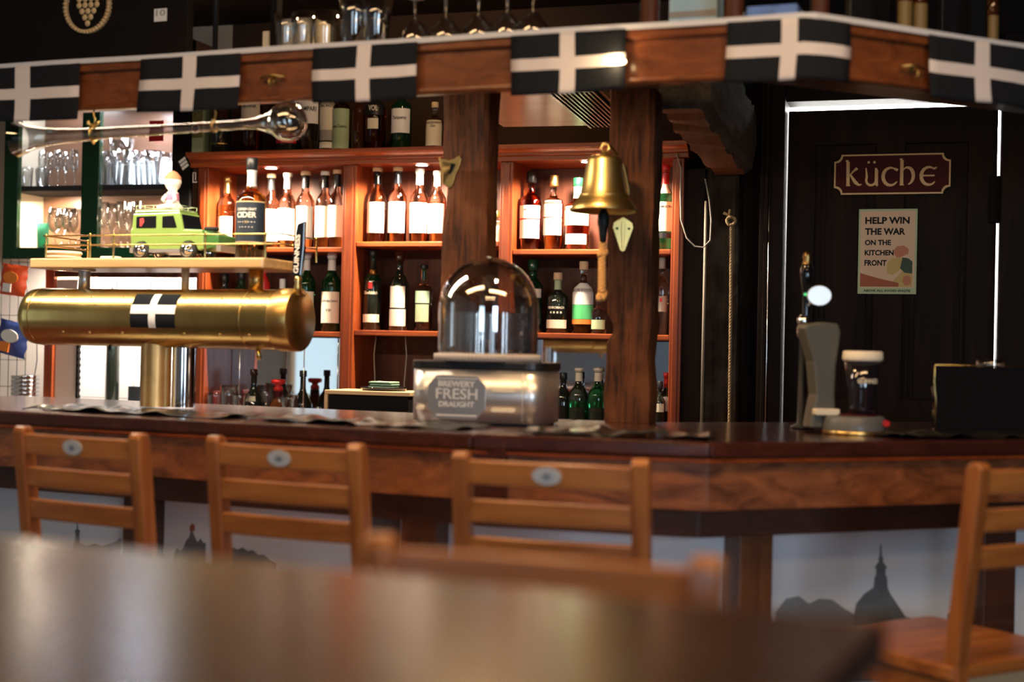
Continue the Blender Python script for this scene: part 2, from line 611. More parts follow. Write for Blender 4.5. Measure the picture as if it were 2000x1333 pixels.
b1, b2, b3, b4 = xy(0, 3.885), xy(925, 3.28), xy(1390, 3.14), xy(2000, 3.49)
BAR = [ext(b2, b1, 0.7), b2, b3, ext(b3, b4, 0.8)]
c1, c2, c3 = xy(0, 3.90), xy(1565, 3.12), xy(2000, 3.40)
CAN = [ext(c2, c1, 0.7), c2, ext(c2, c3, 0.8)]


def offset(pl, d):
    out = []
    n = len(pl)
    for i in range(n):
        ns = []
        for a, b in ((i - 1, i), (i, i + 1)):
            if a >= 0 and b < n:
                t = (pl[b] - pl[a]).normalized()
                ns.append(Vector((-t.y, t.x)))
        if len(ns) == 1:
            q = pl[i] + ns[0] * d
        else:
            h = (ns[0] + ns[1]).normalized()
            q = pl[i] + h * (d / h.dot(ns[0]))
        out.append(q)
    return out


def strip(mb, pl, d0, d1, z0, z1, i0=0, i1=None, o=Vector((0, 0)), m=None):
    a, b = offset(pl, d0), offset(pl, d1)
    i1 = len(pl) - 1 if i1 is None else i1
    poly = [tuple(p - o) for p in a[i0:i1 + 1]] + [tuple(p - o) for p in reversed(b[i0:i1 + 1])]
    return mb.prism(poly, z0, z1, 'z', m)


# ------------------------------------------------------------------ room shell
def wall_w(name, u0, u1, v0, v1, z0, z1, m):
    o = MB().box(0, u1 - u0, 0, v1 - v0, z0, z1).build(name, m, None, W.w(u0, v0), W.a)
    return struct(o)


struct(MB().box(-4.6, 4.6, -3.2, 8.6, -0.1, 0).build('floor', 'floor'))
struct(MB().box(-4.6, 4.6, -3.2, 8.6, 2.75, 2.85).build('ceiling', 'ceiling'))
struct(MB().box(-3.3, -3.2, -3.1, 7.2, 0, 2.75).build('wall_left', mat('wall_greyblue', (.20, .215, .235), .8)))
struct(MB().box(3.6, 3.7, -3.1, 5.2, 0, 2.75).build('wall_right', 'wall_dark'))
DU0, DU1 = W.U(1528, 500), W.U(1949, 500)
DZ = W.Z(1600, 217, .1)
LZ = DZ + .032
UL, UR = W.U(385, 450), W.U(1334, 450)
KU1 = W.U(380, 620)
wall_w('wall_back', KU1 + 0.0, UR + 0.03, 0.28, 0.38, 0, 2.75, 'wall_dark')
wall_w('wall_back_left', -3.9, KU1 - 0.002, 0.28, 0.38, 0, 2.75, 'wall_cream')
wall_w('wall_back_right', UR + 0.03, DU0 - 0.004, 0.16, 0.38, 0, 2.75, 'darkwood')
wall_w('wall_back_corner', DU1 + 0.004, 3.9, 0.06, 0.38, 0, 2.75, 'darkwood')
wall_w('wall_back_over_door', DU0 - 0.004, DU1 + 0.004, 0.06, 0.19, LZ, 2.75, 'darkwood')
# rear wall with two windows
mb = MB()
for x0, x1 in ((-3.2, -2.4), (-1.0, 1.2), (2.6, 3.6)):
    mb.box(x0, x1, -3.1, -3.0, 0, 2.75)
for x0, x1 in ((-2.4, -1.0), (1.2, 2.6)):
    mb.box(x0, x1, -3.1, -3.0, 0, 0.9)
    mb.box(x0, x1, -3.1, -3.0, 2.35, 2.75)
struct(mb.build('wall_rear', 'wall_dark'))
for k, (x0, x1) in enumerate(((-2.4, -1.0), (1.2, 2.6))):
    t = MB().box(x0, x1, -3.08, -3.07, 0.9, 2.35).build('window_%d' % (k + 1), 'skylit')
    struct(t)
    mb = MB()
    mb.box(x0, x0 + 0.06, -3.06, -3.0, 0.9, 2.35).box(x1 - 0.06, x1, -3.06, -3.0, 0.9, 2.35)
    mb.box(x0, x1, -3.06, -3.0, 0.9, 0.96).box(x0, x1, -3.06, -3.0, 2.29, 2.35).box((x0 + x1) / 2 - 0.03, (x0 + x1) / 2 + 0.03, -3.06, -3.0, 0.96, 2.29)
    mb.build('window_frame', 'cream', t)

for lab, x, y, ln in (('left ceiling panel lamp over the guest room', -1.1, 2.55, .75), ('right ceiling panel lamp over the guest room', .75, 2.15, .75), ('added ceiling panel lamp above the foreground table, lighting the near chair', .2, .75, .6)):
    t = thing('ceiling_lamp', lab, 'lamp', (x, y, 2.75), 0, 'ceiling panel lamps')
    MB().box(-ln - .03, ln + .03, -.14, .14, -.075, -.0005).build('housing', 'white', t, bevel=.004)
for lab, x, y, z in (('added spot lamp under the canopy, lighting the bell and posts', .10, 3.42, 2.00), ('added spot lamp under the canopy, lighting the door sign', .95, 3.50, 2.00)):  # housings for the two added canopy spots
    t = thing('added_spotlight', lab, 'lamp', (x, y, 2.042), 0, 'added spot lamps under the canopy')
    MB().lathe([(.0005, 0), (.03, 0), (.03, -.036), (.026, -.036), (.024, -.01), (.0005, -.01)], 20).build('housing', 'black', t)

t = struct(MB().box(-3.2, -3.195, 3.50, 3.95, .98, 1.95).build('window_3', mat('skylit_soft', (.5, .6, .7), emit=.9, ecol=(.62, .86, 1.0))))
MB().box(-3.199, -3.16, 3.46, 3.50, .94, 1.99).build('window_frame', 'cream', t)
MB().box(-3.199, -3.16, 3.95, 3.99, .94, 1.99).build('window_frame', 'cream', t)
MB().box(-3.199, -3.13, 3.10, 3.99, .90, .94).build('window_sill', 'chair', t)
mb = MB()
mb.prism([(-3.17 + .02 * math.sin(k * 1.4), 3.12 + k * .0118) for k in range(34)] + [(-3.18 + .02 * math.sin(k * 1.4), 3.12 + k * .0118) for k in range(33, -1, -1)], .98, 2.1, 'z')
tag(mb.build('curtain', 'curtain'), 'pale curtain beside the side window, seen in the mirror', 'curtain')

# kitchen room behind the door
wall_w('wall_kitchen_back', DU0 - 0.6, DU1 + 0.6, 1.3, 1.4, 0, 2.75, 'wall_kitchen')
wall_w('wall_kitchen_left', DU0 - 0.7, DU0 - 0.6, 0.38, 1.3, 0, 2.75, 'wall_kitchen')
wall_w('wall_kitchen_right', DU1 + 0.6, DU1 + 0.7, 0.38, 1.3, 0, 2.75, 'wall_kitchen')
p = W.w((DU0 + DU1) / 2, 0.9, 2.6)
light('AREA', 'kitchen_light', p, (p.x, p.y, 0), 260, (1, 0.98, 0.95), 1.2, 0.5)

# ------------------------------------------------------------------ kitchen door
d = MB()
gw = 0.006
dw = DU1 - DU0
door = MB().box(0.003, dw - gw, 0.10, 0.135, 0.01, DZ).build('door_1', 'darkwood', None, W.w(DU0, 0), W.a)
struct(door)
mb = MB()
for x0, x1 in ((0.003, 0.11), (dw / 2 - 0.055, dw / 2 + 0.055), (dw - 0.11, dw - gw)):
    mb.box(x0, x1, 0.085, 0.10, 0.01, DZ)
for z0, z1 in ((0.01, 0.22), (1.0, 1.16), (DZ - 0.135, DZ)):
    mb.box(0.003, dw - gw, 0.0845, 0.10, z0, z1)
mb.build('door_rail', 'darkwood', door, bevel=0.004)
mb = MB()
for xa, xb in ((0.12, dw / 2 - 0.065), (dw / 2 + 0.065, dw - 0.12)):
    for q in (0.0, 0.02):
        mb.box(xa + q, xa + q + 0.007, 0.090, 0.10, 0.24, DZ - 0.155)
        mb.box(xb - q - 0.007, xb - q, 0.090, 0.10, 0.24, DZ - 0.155)
mb.build('door_moulding', 'darkwood', door)
MB().box(dw - .03, dw + .004, .055, .0995, W.Z(1947, 432), W.Z(1947, 340)).build('door_latch', 'blackmatt', door, bevel=.002)
# frame
fl = W.U(1480, 500)
mb = MB()
mb.box(fl - DU0, -0.003, 0.02, 0.16, 0, 2.5)
mb.box(fl - DU0 + 0.02, fl - DU0 + 0.035, 0.0, 0.02, 0, 2.5)
o = mb.build('trim_2', 'darkwood', None, W.w(DU0, 0), W.a, bevel=0.003)
struct(o)
mb = MB().box(dw + 0.006, dw + 0.12, 0.0, 0.06, 0, 2.5)
struct(mb.build('trim_3', 'darkwood', None, W.w(DU0, 0), W.a, bevel=0.004))
u = W.U(1502, 500)
o = MB().tube((0, 0, 0.3), (0, 0, 2.3), 0.0032, n=8).build('metal_strip', 'steel', None, W.w(u, -0.012), W.a)
tag(o, 'thin bright metal strip running up the dark door frame', 'metal strip')

# sign "küche"
SV = 0.078
u0, z1 = W.uz(1630, 303, SV)
u1, z0 = W.uz(1856, 378, SV)
cx, cz = (u0 + u1) / 2, (z0 + z1) / 2
hw, hh = (u1 - u0) / 2, (z1 - z0) / 2
tilt = R(0.6)
t = thing('kitchen_sign', 'maroon wooden sign with gold border and gold lettering on the dark door', 'sign', W.w(cx, SV, cz), W.a)


def plaque(hw, hh, r):
    pts = []
    for sx, sz, a in ((1, -1, 180), (1, 1, 270), (-1, 1, 0), (-1, -1, 90)):
        for k in range(7):
            q = R(a - 90 * k / 6)
            pts.append((sx * hw + r * math.cos(q), sz * hh + r * math.sin(q)))
    return pts


MB().prism(plaque(hw, hh, 0.026), 0, 0.010).build('border', 'goldpaint', t)
MB().prism(plaque(hw - 0.006, hh - 0.006, 0.026), -0.0015, 0.001).build('panel', 'maroon', t)
mb = MB()
xh = hh * 0.88
ox = -hw * 0.76


def S(pts, wd):
    mb.stroke([(ox + x * xh, -hh * 0.55 + z * xh) for x, z in pts], [q * xh * 1.3 for q in wd], -0.0015, 0.002)


def arc(cx, cz, rx, rz, a, b, n=12):
    return [(cx + rx * math.cos(R(a + (b - a) * k / n)), cz + rz * math.sin(R(a + (b - a) * k / n))) for k in range(n + 1)]


wv = [0.05 + 0.10 * abs(math.sin(PI * k / 12)) for k in range(13)]
S([(-0.12, 1.42), (0.0, 1.36), (0.02, 0.0)], [0.05, 0.14, 0.14]); S([(-0.08, 0), (0.14, 0)], [0.05, 0.05])
S([(0.05, 0.50), (0.30, 0.80), (0.52, 0.98)], [0.05, 0.07, 0.14]); S([(0.14, 0.62), (0.42, 0.18), (0.62, 0.02), (0.78, 0.06)], [0.08, 0.15, 0.1, 0.03])
ox += xh * 1.02
S([(-0.02, 0.98)] + arc(0.27, 0.30, 0.27, 0.30, 150, 340), [0.05] + [0.10] * 13); S([(0.50, 0.98), (0.56, 0.85), (0.56, 0.0), (0.66, 0.02)], [0.05, 0.14, 0.14, 0.04])
for q in (0.12, 0.44):
    mb.disc(ox + q * xh, -hh * 0.55 + 1.30 * xh, -0.0032, 0.07 * xh, 0.07 * xh, th=0.0015)
ox += xh * 0.92
S(arc(0.42, 0.48, 0.42, 0.50, 55, 325), wv); S([(0.62, 0.92), (0.80, 0.82)], [0.1, 0.12])
ox += xh * 1.02
S([(-0.12, 1.46), (0.0, 1.40), (0.0, 0.02)], [0.05, 0.14, 0.14]); S([(-0.1, 0), (0.12, 0)], [0.05, 0.05])
S([(0.03, 0.75)] + arc(0.30, 0.50, 0.33, 0.48, 120, -80), [0.05] + wv)
ox += xh * 1.05
S(arc(0.42, 0.48, 0.42, 0.50, 50, 320), wv); S([(0.02, 0.5), (0.72, 0.5)], [0.07, 0.07]); S([(0.68, 0.88), (0.84, 0.96)], [0.1, 0.05])
mb.build('lettering', 'goldpaint', t)

# poster
u0, z1 = W.uz(1678, 409, SV)
u1, z0 = W.uz(1789, 575, SV)
pw, ph = u1 - u0, z1 - z0
t = thing('poster', 'old kitchen front poster with black lettering and green border on the dark door', 'poster', W.w((u0 + u1) / 2, SV, z0), W.a)
MB().box(-pw / 2, pw / 2, 0, 0.005, 0, ph).build('border', 'sage', t)
mb = MB().box(-pw / 2 * 0.93, pw / 2 * 0.93, -0.0006, 0.001, ph * 0.075, ph * 0.975)
mb.build('sheet', mat('poster_paper', (0.66, 0.48, 0.33), 0.7), t)
mb = MB()
X = lambda f: -pw / 2 + f * pw
for s_, xa, xb, zc, h_ in (('HELP WIN', .11, .87, .865, .082), ('THE WAR', .11, .80, .735, .08), ('ON THE', .11, .56, .605, .065), ('KITCHEN', .11, .61, .485, .065), ('FRONT', .11, .49, .365, .07)):
    mb.text(s_, (X(xa) + X(xb)) / 2, ph * zc, -0.0011, X(xb) - X(xa), ph * h_, bold=0.04)
mb.build('lettering', 'ink', t)
mb = MB()
mb.text('ABOVE ALL AVOID WASTE', 0, ph * 0.038, -0.0011, pw * 0.80, ph * 0.028, bold=0.02)
mb.build('caption', 'ink', t)
mb = MB()
pp = lambda L_: [(X(a), ph * b) for a, b in L_]
mb.prism(pp([(.04, .245), (.35, .185), (.70, .13), (.70, .085), (.04, .085)]), -0.0012, 0, m=0)
mb.prism(pp([(.60, .50), (.66, .56), (.78, .57), (.86, .53), (.86, .47), (.78, .45), (.66, .42)]), -0.0012, 0, m=1)
mb.prism(pp([(.50, .36), (.58, .42), (.78, .44), (.74, .30), (.60, .22), (.50, .24)]), -0.0013, 0, m=2)
mb.prism(pp([(.76, .43), (.86, .42), (.93, .38), (.93, .24), (.80, .25), (.72, .30)]), -0.0014, 0, m=3)
mb.prism(pp([(.58, .14), (.78, .28), (.93, .24), (.93, .085), (.58, .085)]), -0.0011, 0, m=2)
mb.disc(X(.84), ph * .16, -0.0016, pw * .07, ph * .06, 1)
mb.build('picture', [mat('p_brick', (0.34, 0.10, 0.05), .7), mat('p_skin', (0.50, 0.20, 0.11), .7), mat('p_yel', (0.52, 0.38, 0.14), .7), mat('p_grn', (0.045, 0.08, 0.05), .7)], t)

# ------------------------------------------------------------------ back bar shelf unit
SHD = 0.26
ZC0 = W.Z(600, 324)      # soffit
ZC1 = W.Z(600, 296)      # top of cornice
ups = [(UL, W.U(405, 450)), (W.U(668, 450), W.U(694, 450)), (W.U(975, 450), W.U(1000, 450)), (W.U(1311, 450), UR)]
sh = {}
sh['A1'] = W.Z(630, 483); sh['B1'] = W.Z(770, 472); sh['C1'] = W.Z(1150, 487)
sh['A2'] = W.Z(630, 648); sh['B2'] = W.Z(770, 646); sh['C2'] = W.Z(1150, 652)
ZCOUNT = 0.985
O = W.w(UL, 0)
unit = thing('back_bar_shelf', 'reddish wooden back bar shelf unit with three bottle bays behind the bar', 'shelf unit', O, W.a)
for a, b in ups:
    mb = MB().box(a - UL, b - UL, 0, SHD, 0, ZC0)
    mb.box(a - UL + 0.012, b - UL - 0.012, -0.006, 0, 0.02, ZC0 - 0.01)
    mb.build('upright', 'cherry_v', unit, bevel=0.003)
for bay, (a, b) in zip('ABC', zip(ups[:-1], ups[1:])):
    for lv in '12':
        z = sh[bay + lv]
        MB().box(a[1] - UL + 0.001, b[0] - UL - 0.001, 0.005, SHD - 0.012, z - 0.022, z).build('shelf', 'cherry', unit, bevel=0.004)
MB().box(0.001, UR - UL - 0.001, SHD - 0.01, SHD, 0.02, ZC0 - 0.001).build('back_panel', 'backwood', unit)
# cornice profile
h = ZC1 - ZC0
prof = [(0.0, 0), (-0.018, 0.0), (-0.018, h * 0.30), (-0.030, h * 0.34), (-0.030, h * 0.50), (-0.045, h * 0.66), (-0.060, h * 0.72), (-0.060, h), (SHD, h), (SHD, 0)]
MB().prism([(y, z + ZC0) for y, z in prof], -0.03, UR - UL + 0.02, 'x').build('cornice', 'cherry', unit, bevel=0.002)
MB().box(-0.02, UR - UL + 0.02, -0.05, SHD, ZCOUNT - 0.03, ZCOUNT).build('counter_top', 'darkboard', unit, bevel=0.003)
MB().box(0.02, UR - UL - 0.02, -0.02, 0, 0.05, ZCOUNT - 0.031).build('cupboard_front', 'backwood', unit)
# mirrors in the lower bays
for a, b, m_ in ((ups[0], ups[1], 'mirror'), (ups[2], ups[3], 'mirror')):
    z2 = sh['A2'] if a is ups[0] else sh['C2']
    MB().box(a[1] - UL + 0.002, b[0] - UL - 0.002, SHD - 0.02, SHD - 0.0105, ZCOUNT + 0.005, z2 - 0.026).build('mirror', m_, unit)
# light under the cornice
for k, (px, py) in enumerate(((522, 321), (818, 311), (1143, 300))):
    u, z = W.uz(px, py, -0.005)
    where = ('left', 'middle', 'right')[k]
    t = thing('downlight', 'round white recessed downlight under the cornice above the %s shelf bay' % where, 'downlight', W.w(u, 0.03, ZC0 - 0.0005), W.a, 'downlights under the shelf cornice')
    MB().lathe([(0.028, -0.004), (0.032, -0.003), (0.033, 0.0)], 24).lathe([(0.024, -0.004), (0.028, -0.004)], 24).build('rim', 'chrome', t)
    MB().lathe([(0.0001, -0.005), (0.016, -0.0048), (0.024, -0.004)], 24).build('lens', 'lamp', t)
    light('SPOT', 'cornice_spot', W.w(u, -0.085, ZC0 - 0.02), W.w(u, 0.04, 1.4), 88, WARMW, 0.02, spot=155, blend=0.3)
    light('SPOT', 'cornice_spot', W.w(u, 0.04, ZC0 - 0.02), W.w(u, 0.10, 1.4), 14, WARMW, 0.02, spot=140, blend=0.5)

# rods hanging in front of the mirrors
for px, wh in ((467, 'left'), (593, 'middle'), (659, 'right')):
    u = W.U(px, 750, 0.02)
    o = MB().tube((0, 0, ZCOUNT), (0, 0, sh['A2'] - 0.024), 0.0028, n=8).build('metal_rod', 'steel', None, W.w(u, 0.02), W.a)
    tag(o, 'thin steel rod in front of the mirror, %s of the three' % wh, 'rod', 'rods in front of the left mirror')


# ------------------------------------------------------------------ bottles
PR = {
    'std': ([(0.0, .9), (.012, 1), (.60, 1), (.645, .95), (.69, .74), (.72, .52), (.76, .40), (.90, .36), (.905, .42), (.93, .42), (.932, .34)], 0.93),
    'malt': ([(0.0, .9), (.012, 1), (.56, 1), (.62, .93), (.68, .68), (.72, .45), (.78, .37), (.92, .35), (.925, .42), (.945, .42), (.947, .3)], 0.945),
    'squat': ([(0.0, .9), (.015, 1), (.56, 1.0), (.62, .92), (.66, .62), (.69, .36), (.74, .30), (.86, .29), (.862, .33), (.88, .33), (.882, .25)], 0.88),
    'wine': ([(0.0, .9), (.012, 1), (.58, 1), (.66, .82), (.72, .50), (.76, .36), (.93, .33), (.935, .40), (.96, .40), (.962, .3)], 0.96),
    'cream': ([(0.0, .88), (.012, .96), (.15, 1), (.34, .96), (.48, .68), (.58, .36), (.66, .28), (.92, .26), (.93, .3), (.95, .3)], 0.95),
    'flat': ([(0.0, .9), (.015, 1), (.62, 1), (.67, .85), (.70, .45), (.75, .33), (.90, .32), (.905, .38), (.93, .38)], 0.93),
}


def lerp_r(prof, f):
    for (a, ra), (b, rb) in zip(prof[:-1], prof[1:]):
        if a <= f <= b:
            return ra + (rb - ra) * (f - a) / max(b - a, 1e-6)
    return prof[-1][1]


def bottle(label, px, top, wpx, zbase, v=0.09, kind='std', liq='bg_amber', lvl=0.62, glass='bg_clear', cap='black', caph=0.075,
           sheath=None, labs=(), fr=None, group=None, py=None, z_h=None, name='bottle', square=False):
    fr = fr or W
    u = fr.U(px, 500, v) if py is None else fr.U(px, py, v)
    ztop = fr.Z(px, top, v)
    pos = fr.w(u, v, zbase)
    H = ztop - zbase if z_h is None else z_h
    r = wpx * pos.y / FOC / 2
    prof, shoulder = PR[kind]
    ang = math.atan2(pos.x, pos.y) * -0.5
    t = thing(name, label, 'bottle', pos, fr.a * 0.6 + ang * 0.4, group)
    mb = MB()
    pr = [(0.0005, 0.001)] + [(rr * r, f * H) for f, rr in prof]
    mats = []
    for i in range(len(pr) - 1):
        mid = (pr[i][1] + pr[i + 1][1]) / 2 / H
        mats.append(0 if mid < lvl else 1)
    # split the profile at the liquid level
    pr2, m2 = [pr[0]], []
    for i in range(1, len(pr)):
        a, b = pr[i - 1], pr[i]
        if a[1] < lvl * H < b[1]:
            q = (lvl * H - a[1]) / (b[1] - a[1])
            pr2.append((a[0] + (b[0] - a[0]) * q, lvl * H))
            m2.append(0)
            pr2.append(b)
            m2.append(1)
        else:
            pr2.append(b)
            m2.append(0 if b[1] <= lvl * H else 1)
    pr2.append((0.0004, pr2[-1][1]))
    m2.append(1)
    mb.lathe(pr2, 4 if square else 28, mats=m2, smooth=not square)
    if square:
        mb.v = [Matrix.Rotation(PI / 4, 4, 'Z') @ Vector((q.x * 1.25, q.y * 1.25, q.z)) for q in mb.v]
    mb.build('glass', [liq, glass], t)
    # cap
    cr = lerp_r(prof, shoulder - .01) * r
    if cap:
        cb = MB()
        z0 = shoulder * H + 0.0006 if sheath is not None or cap in ('cork', 'paper') else (shoulder - caph) * H
        rr = cr * (1.18 if cap not in ('cork',) else 1.25)
        z1 = H
        cb.lathe([(0.0003, z0), (rr * 0.97, z0), (rr, z0 + 0.001), (rr, z1 - 0.002), (rr * 0.9, z1), (0.0003, z1)], 20)
        cb.build('cap', cap, t)
    if sheath is not None:
        sb = MB()
        s0, s1 = shoulder - 0.16, shoulder - 0.004
        fs = [s0 + (s1 - s0) * k / 6 for k in range(7)]
        sb.lathe([(lerp_r(prof, f) * r * 1.06 + 0.0004, f * H) for f in fs], 20)
        sb.build('capsule', sheath, t)
    bend = 1.0
    for L_ in labs:
        f0, f1, half, lm = L_[:4]
        lb = MB()
        zs = [f0 + (f1 - f0) * k / 4 for k in range(5)]
        rr_ = r if not square else r * 0.92
        if square:
            hwid = rr_ * math.sin(R(half)) * 0.98
            lb.box(-hwid, hwid, -rr_ * 0.965 - 0.001, -rr_ * 0.90, f0 * H, f1 * H)
        else:
            lb.lathe([(lerp_r(prof, f) * r + 0.0007, f * H) for f in zs], 18, a0=-R(half), a1=R(half))
        lo = lb.build('label', lm, t, recalc=False)
        if len(L_) > 4 and L_[4]:
            tb = MB()
            for tx in L_[4]:
                s_, wf, zf, hf = tx[:4]
                if square:
                    tb.text(s_, 0, H * zf, -rr_ * 0.965 - 0.0016, rr_ * wf, H * hf, m=0, bold=0.02)
                else:
                    tb.text(s_, 0, H * zf, 0, r * wf, H * hf, m=0, bend=lerp_r(prof, zf) * r + 0.0014, bold=0.02)
            tb.build('print', L_[5] if len(L_) > 5 else 'ink', lo)
    return t


LN = [('----------', 1.1, .30, .006)]


def fine(z0, z1, n, wf=1.1):
    """a few printed lines, too small to read in the photo"""
    return []


G1 = 'bottles on the upper left shelf'
a1 = sh['A1']
PL = 'paper'
bottle('clear bottle of pink-amber spirit with yellow capsule at far left of the upper shelf', 441, 345, 33, a1, liq='bg_gold', lvl=.60, cap='gold', sheath='gold', labs=[(.12, .44, 60, PL)], group=G1)
bottle('pale malt bottle with cork stopper just right of the cider bottle', 527, 340, 34, a1, v=.12, kind='malt', liq='bg_gold', lvl=.5, cap='cork', sheath='black', labs=[(.10, .52, 70, 'white')], group=G1)
bottle('pale malt bottle with dark neck, second to the right of the cider bottle', 559, 338, 36, a1, v=.06, kind='malt', liq='bg_gold', lvl=.5, cap='paper', sheath='ink_grey', labs=[(.10, .52, 70, 'white')], group=G1)
bottle('pale malt bottle behind the black tap handle, cork stopper and big white label', 594, 335, 37, a1, kind='malt', liq='bg_gold', lvl=.5, cap='cork', sheath='black', labs=[(.12, .54, 70, 'white')], group=G1)
bottle('malt bottle with white stopper, second left from the first upright on upper shelf', 632, 335, 36, a1, kind='malt', liq='bg_amber', lvl=.5, cap='white', sheath='black', labs=[(.14, .54, 68, PL)], group=G1)
bottle('malt bottle touching the first upright on the upper left shelf', 656, 332, 34, a1, v=.08, kind='malt', liq='bg_amber', lvl=.5, cap='cork', sheath='black', labs=[(.14, .54, 66, PL)], group=G1)
G2 = 'bottles on the upper middle shelf'
b1_ = sh['B1']
for px, tp, lab in ((734, 328, 'amber malt bottle at the left end of the upper middle shelf'), (774, 327, 'amber malt bottle, second from left on the upper middle shelf'),
                    (817, 330, 'amber malt bottle with grey neck, third from left on the upper middle shelf'), (852, 334, 'amber malt bottle half hidden by the thick timber post on the left')):
    bottle(lab, px, tp, 37, b1_, kind='malt', liq='bg_amber', lvl=.56 if px > 800 else .45, cap='cork' if px < 800 else 'ink_grey', sheath='blackgloss' if px < 800 else 'ink_grey', labs=[(.13, .535, 64, 'white' if px > 740 else PL)], group=G2)
bottle('small clear bottle with pale label between the thick post and the upright', 972, 412, 30, W.Z(972, 476), kind='squat', liq='bg_clear', lvl=.4, cap='gold', labs=[(.08, .7, 70, PL)], group=G2)
G3 = 'bottles on the upper right shelf'
c1_ = sh['C1']
bottle('dark amber whiskey bottle with cream label and red band, leftmost on upper right shelf', 1035, 335, 44, c1_, kind='flat', liq='bg_red', lvl=.7, glass='bg_red', cap='black', labs=[(.40, .56, 62, PL, [('MALT', .9, .51, .02)]), (.385, .40, 62, 'red'), (.15, .38, 60, 'white')], group=G3)
bottle('square-shouldered bottle with long cream label and gold top beside the red-banded one', 1079, 343, 40, c1_, kind='flat', liq='bg_amber', lvl=.65, cap='gold', labs=[(.44, .66, 62, PL), (.20, .425, 62, PL, [('1608', .8, .37, .03)])], group=G3)
bottle('wide amber bottle with pale green label left of the brass bell', 1126, 348, 50, c1_, kind='squat', liq='bg_red', lvl=.58, cap='hutchgreen', sheath='mint', labs=[(.34, .60, 70, 'mint'), (.08, .22, 55, PL)], group=G3)
bottle('green whiskey bottle with red cap and cream label right of the bell post', 1297, 322, 34, c1_, kind='std', liq='bg_green', lvl=.6, glass='bg_green', cap='red', sheath='red',
       labs=[(.66, .80, 50, 'cream'), (.22, .56, 68, 'cream', [('JAMESON', 1.9, .50, .035)]), (.14, .205, 66, 'black')], group=G3)
G4 = 'bottles on the lower left shelf'
a2 = sh['A2']
bottle('dark bottle seen between the tower shelf and the brass tube, leftmost', 440, 535, 36, a2, kind='std', liq='bg_dark', glass='bg_dark', cap='black', labs=[(.2, .5, 60, 'navylabel')], group=G4)
bottle('dark green bottle beside the right shelf pillar of the tower', 473, 530, 34, a2, kind='std', liq='bg_green', glass='bg_green', cap='black', labs=[(.2, .5, 60, PL)], group=G4)
bottle('bottle in a red sleeve behind the right end of the brass tube', 516, 500, 26, a2, kind='std', liq='red', glass='red', cap='red', labs=[(.3, .5, 60, 'red')], group=G4)
bottle('short dark bottle with white cap behind the tap handle', 553, 545, 30, a2, kind='squat', liq='bg_dark', glass='bg_dark', cap='white', labs=[(.5, .55, 60, 'white')], group=G4)
for px, lab in ((599, 'green malt bottle with white cap partly behind the brass end disc'), (649, 'green malt bottle with white cap and white label left of the first upright')):
    bottle(lab, px, 493, 38, a2, kind='std', liq='bg_green', lvl=.55, glass='bg_green', cap='white', sheath='white',
           labs=[(.11, .50, 68, PL, [('LAPHROAIG', 1.9, .385, .026), ('10', .5, .27, .03)])], group=G4)
G5 = 'bottles on the lower middle shelf'
b2_ = sh['B2']
bottle('dark green bottle with red stag emblem, leftmost on the lower middle shelf', 729, 490, 35, b2_, kind='std', liq='bg_dark', glass='bg_green', cap='black', sheath='bg_dark',
       labs=[(.10, .20, 66, 'cream'), (.70, .76, 60, 'gold'), (.44, .50, 60, 'bg_dark', [('Glenfiddich', 1.7, .47, .04)], 'cream'), (.52, .60, 14, 'red')], group=G5)
bottle('dark bottle with two white labels in the lower middle bay', 781, 492, 37, b2_, kind='malt', liq='bg_dark', glass='bg_dark', cap='bg_brown', labs=[(.29, .56, 52, PL), (.06, .27, 60, PL)], group=G5)
bottle('pale bottle with dark stopper beside the thick timber post', 829, 517, 34, b2_, kind='flat', liq='bg_clear', lvl=.5, cap='black', sheath='bg_green', labs=[(.42, .60, 55, 'mint'), (.14, .40, 50, 'sage')], group=G5)
G6 = 'bottles on the lower right shelf'
c2_ = sh['C2']
bottle('dark green bottle just behind the clear dome on the right', 1042, 508, 42, c2_, kind='std', liq='bg_dark', glass='bg_green', cap='hutchgreen', labs=[(.48, .60, 60, PL), (.12, .40, 60, 'bg_dark')], group=G6)
bottle('squat black bottle with olive capsule and gold-edged label on the lower right shelf', 1091, 533, 43, c2_, kind='squat', liq='bg_dark', glass='bg_dark', cap='cork', sheath='sage',
       labs=[(.08, .22, 64, 'cream'), (.30, .46, 60, 'blackmatt', [('BENROMACH', 1.6, .42, .04), ('- - - -', 1.1, .34, .03)], 'cream')], group=G6)
bottle('clear bottle with white and bright green label right of the squat black bottle', 1141, 511, 42, c2_, kind='squat', liq='bg_gold', lvl=.25, cap='cork', labs=[(.40, .70, 75, 'white'), (.20, .395, 75, 'green_paper'), (.13, .195, 75, 'orange')], group=G6)
bottle('small bottle peeking out at the left edge of the bell post', 1172, 577, 30, c2_, v=.07, kind='squat', liq='bg_clear', lvl=.4, cap='cork', labs=[(.12, .36, 60, 'sage')], group=G6)
bottle('smoky clear bottle right of the bell post on the lower right shelf', 1294, 503, 28, c2_, kind='std', liq='bg_clear', lvl=.55, glass='bg_clear', cap='ink_grey', labs=[(.30, .50, 50, 'ink_grey', [('1', .3, .45, .05)], 'red')], group=G6)
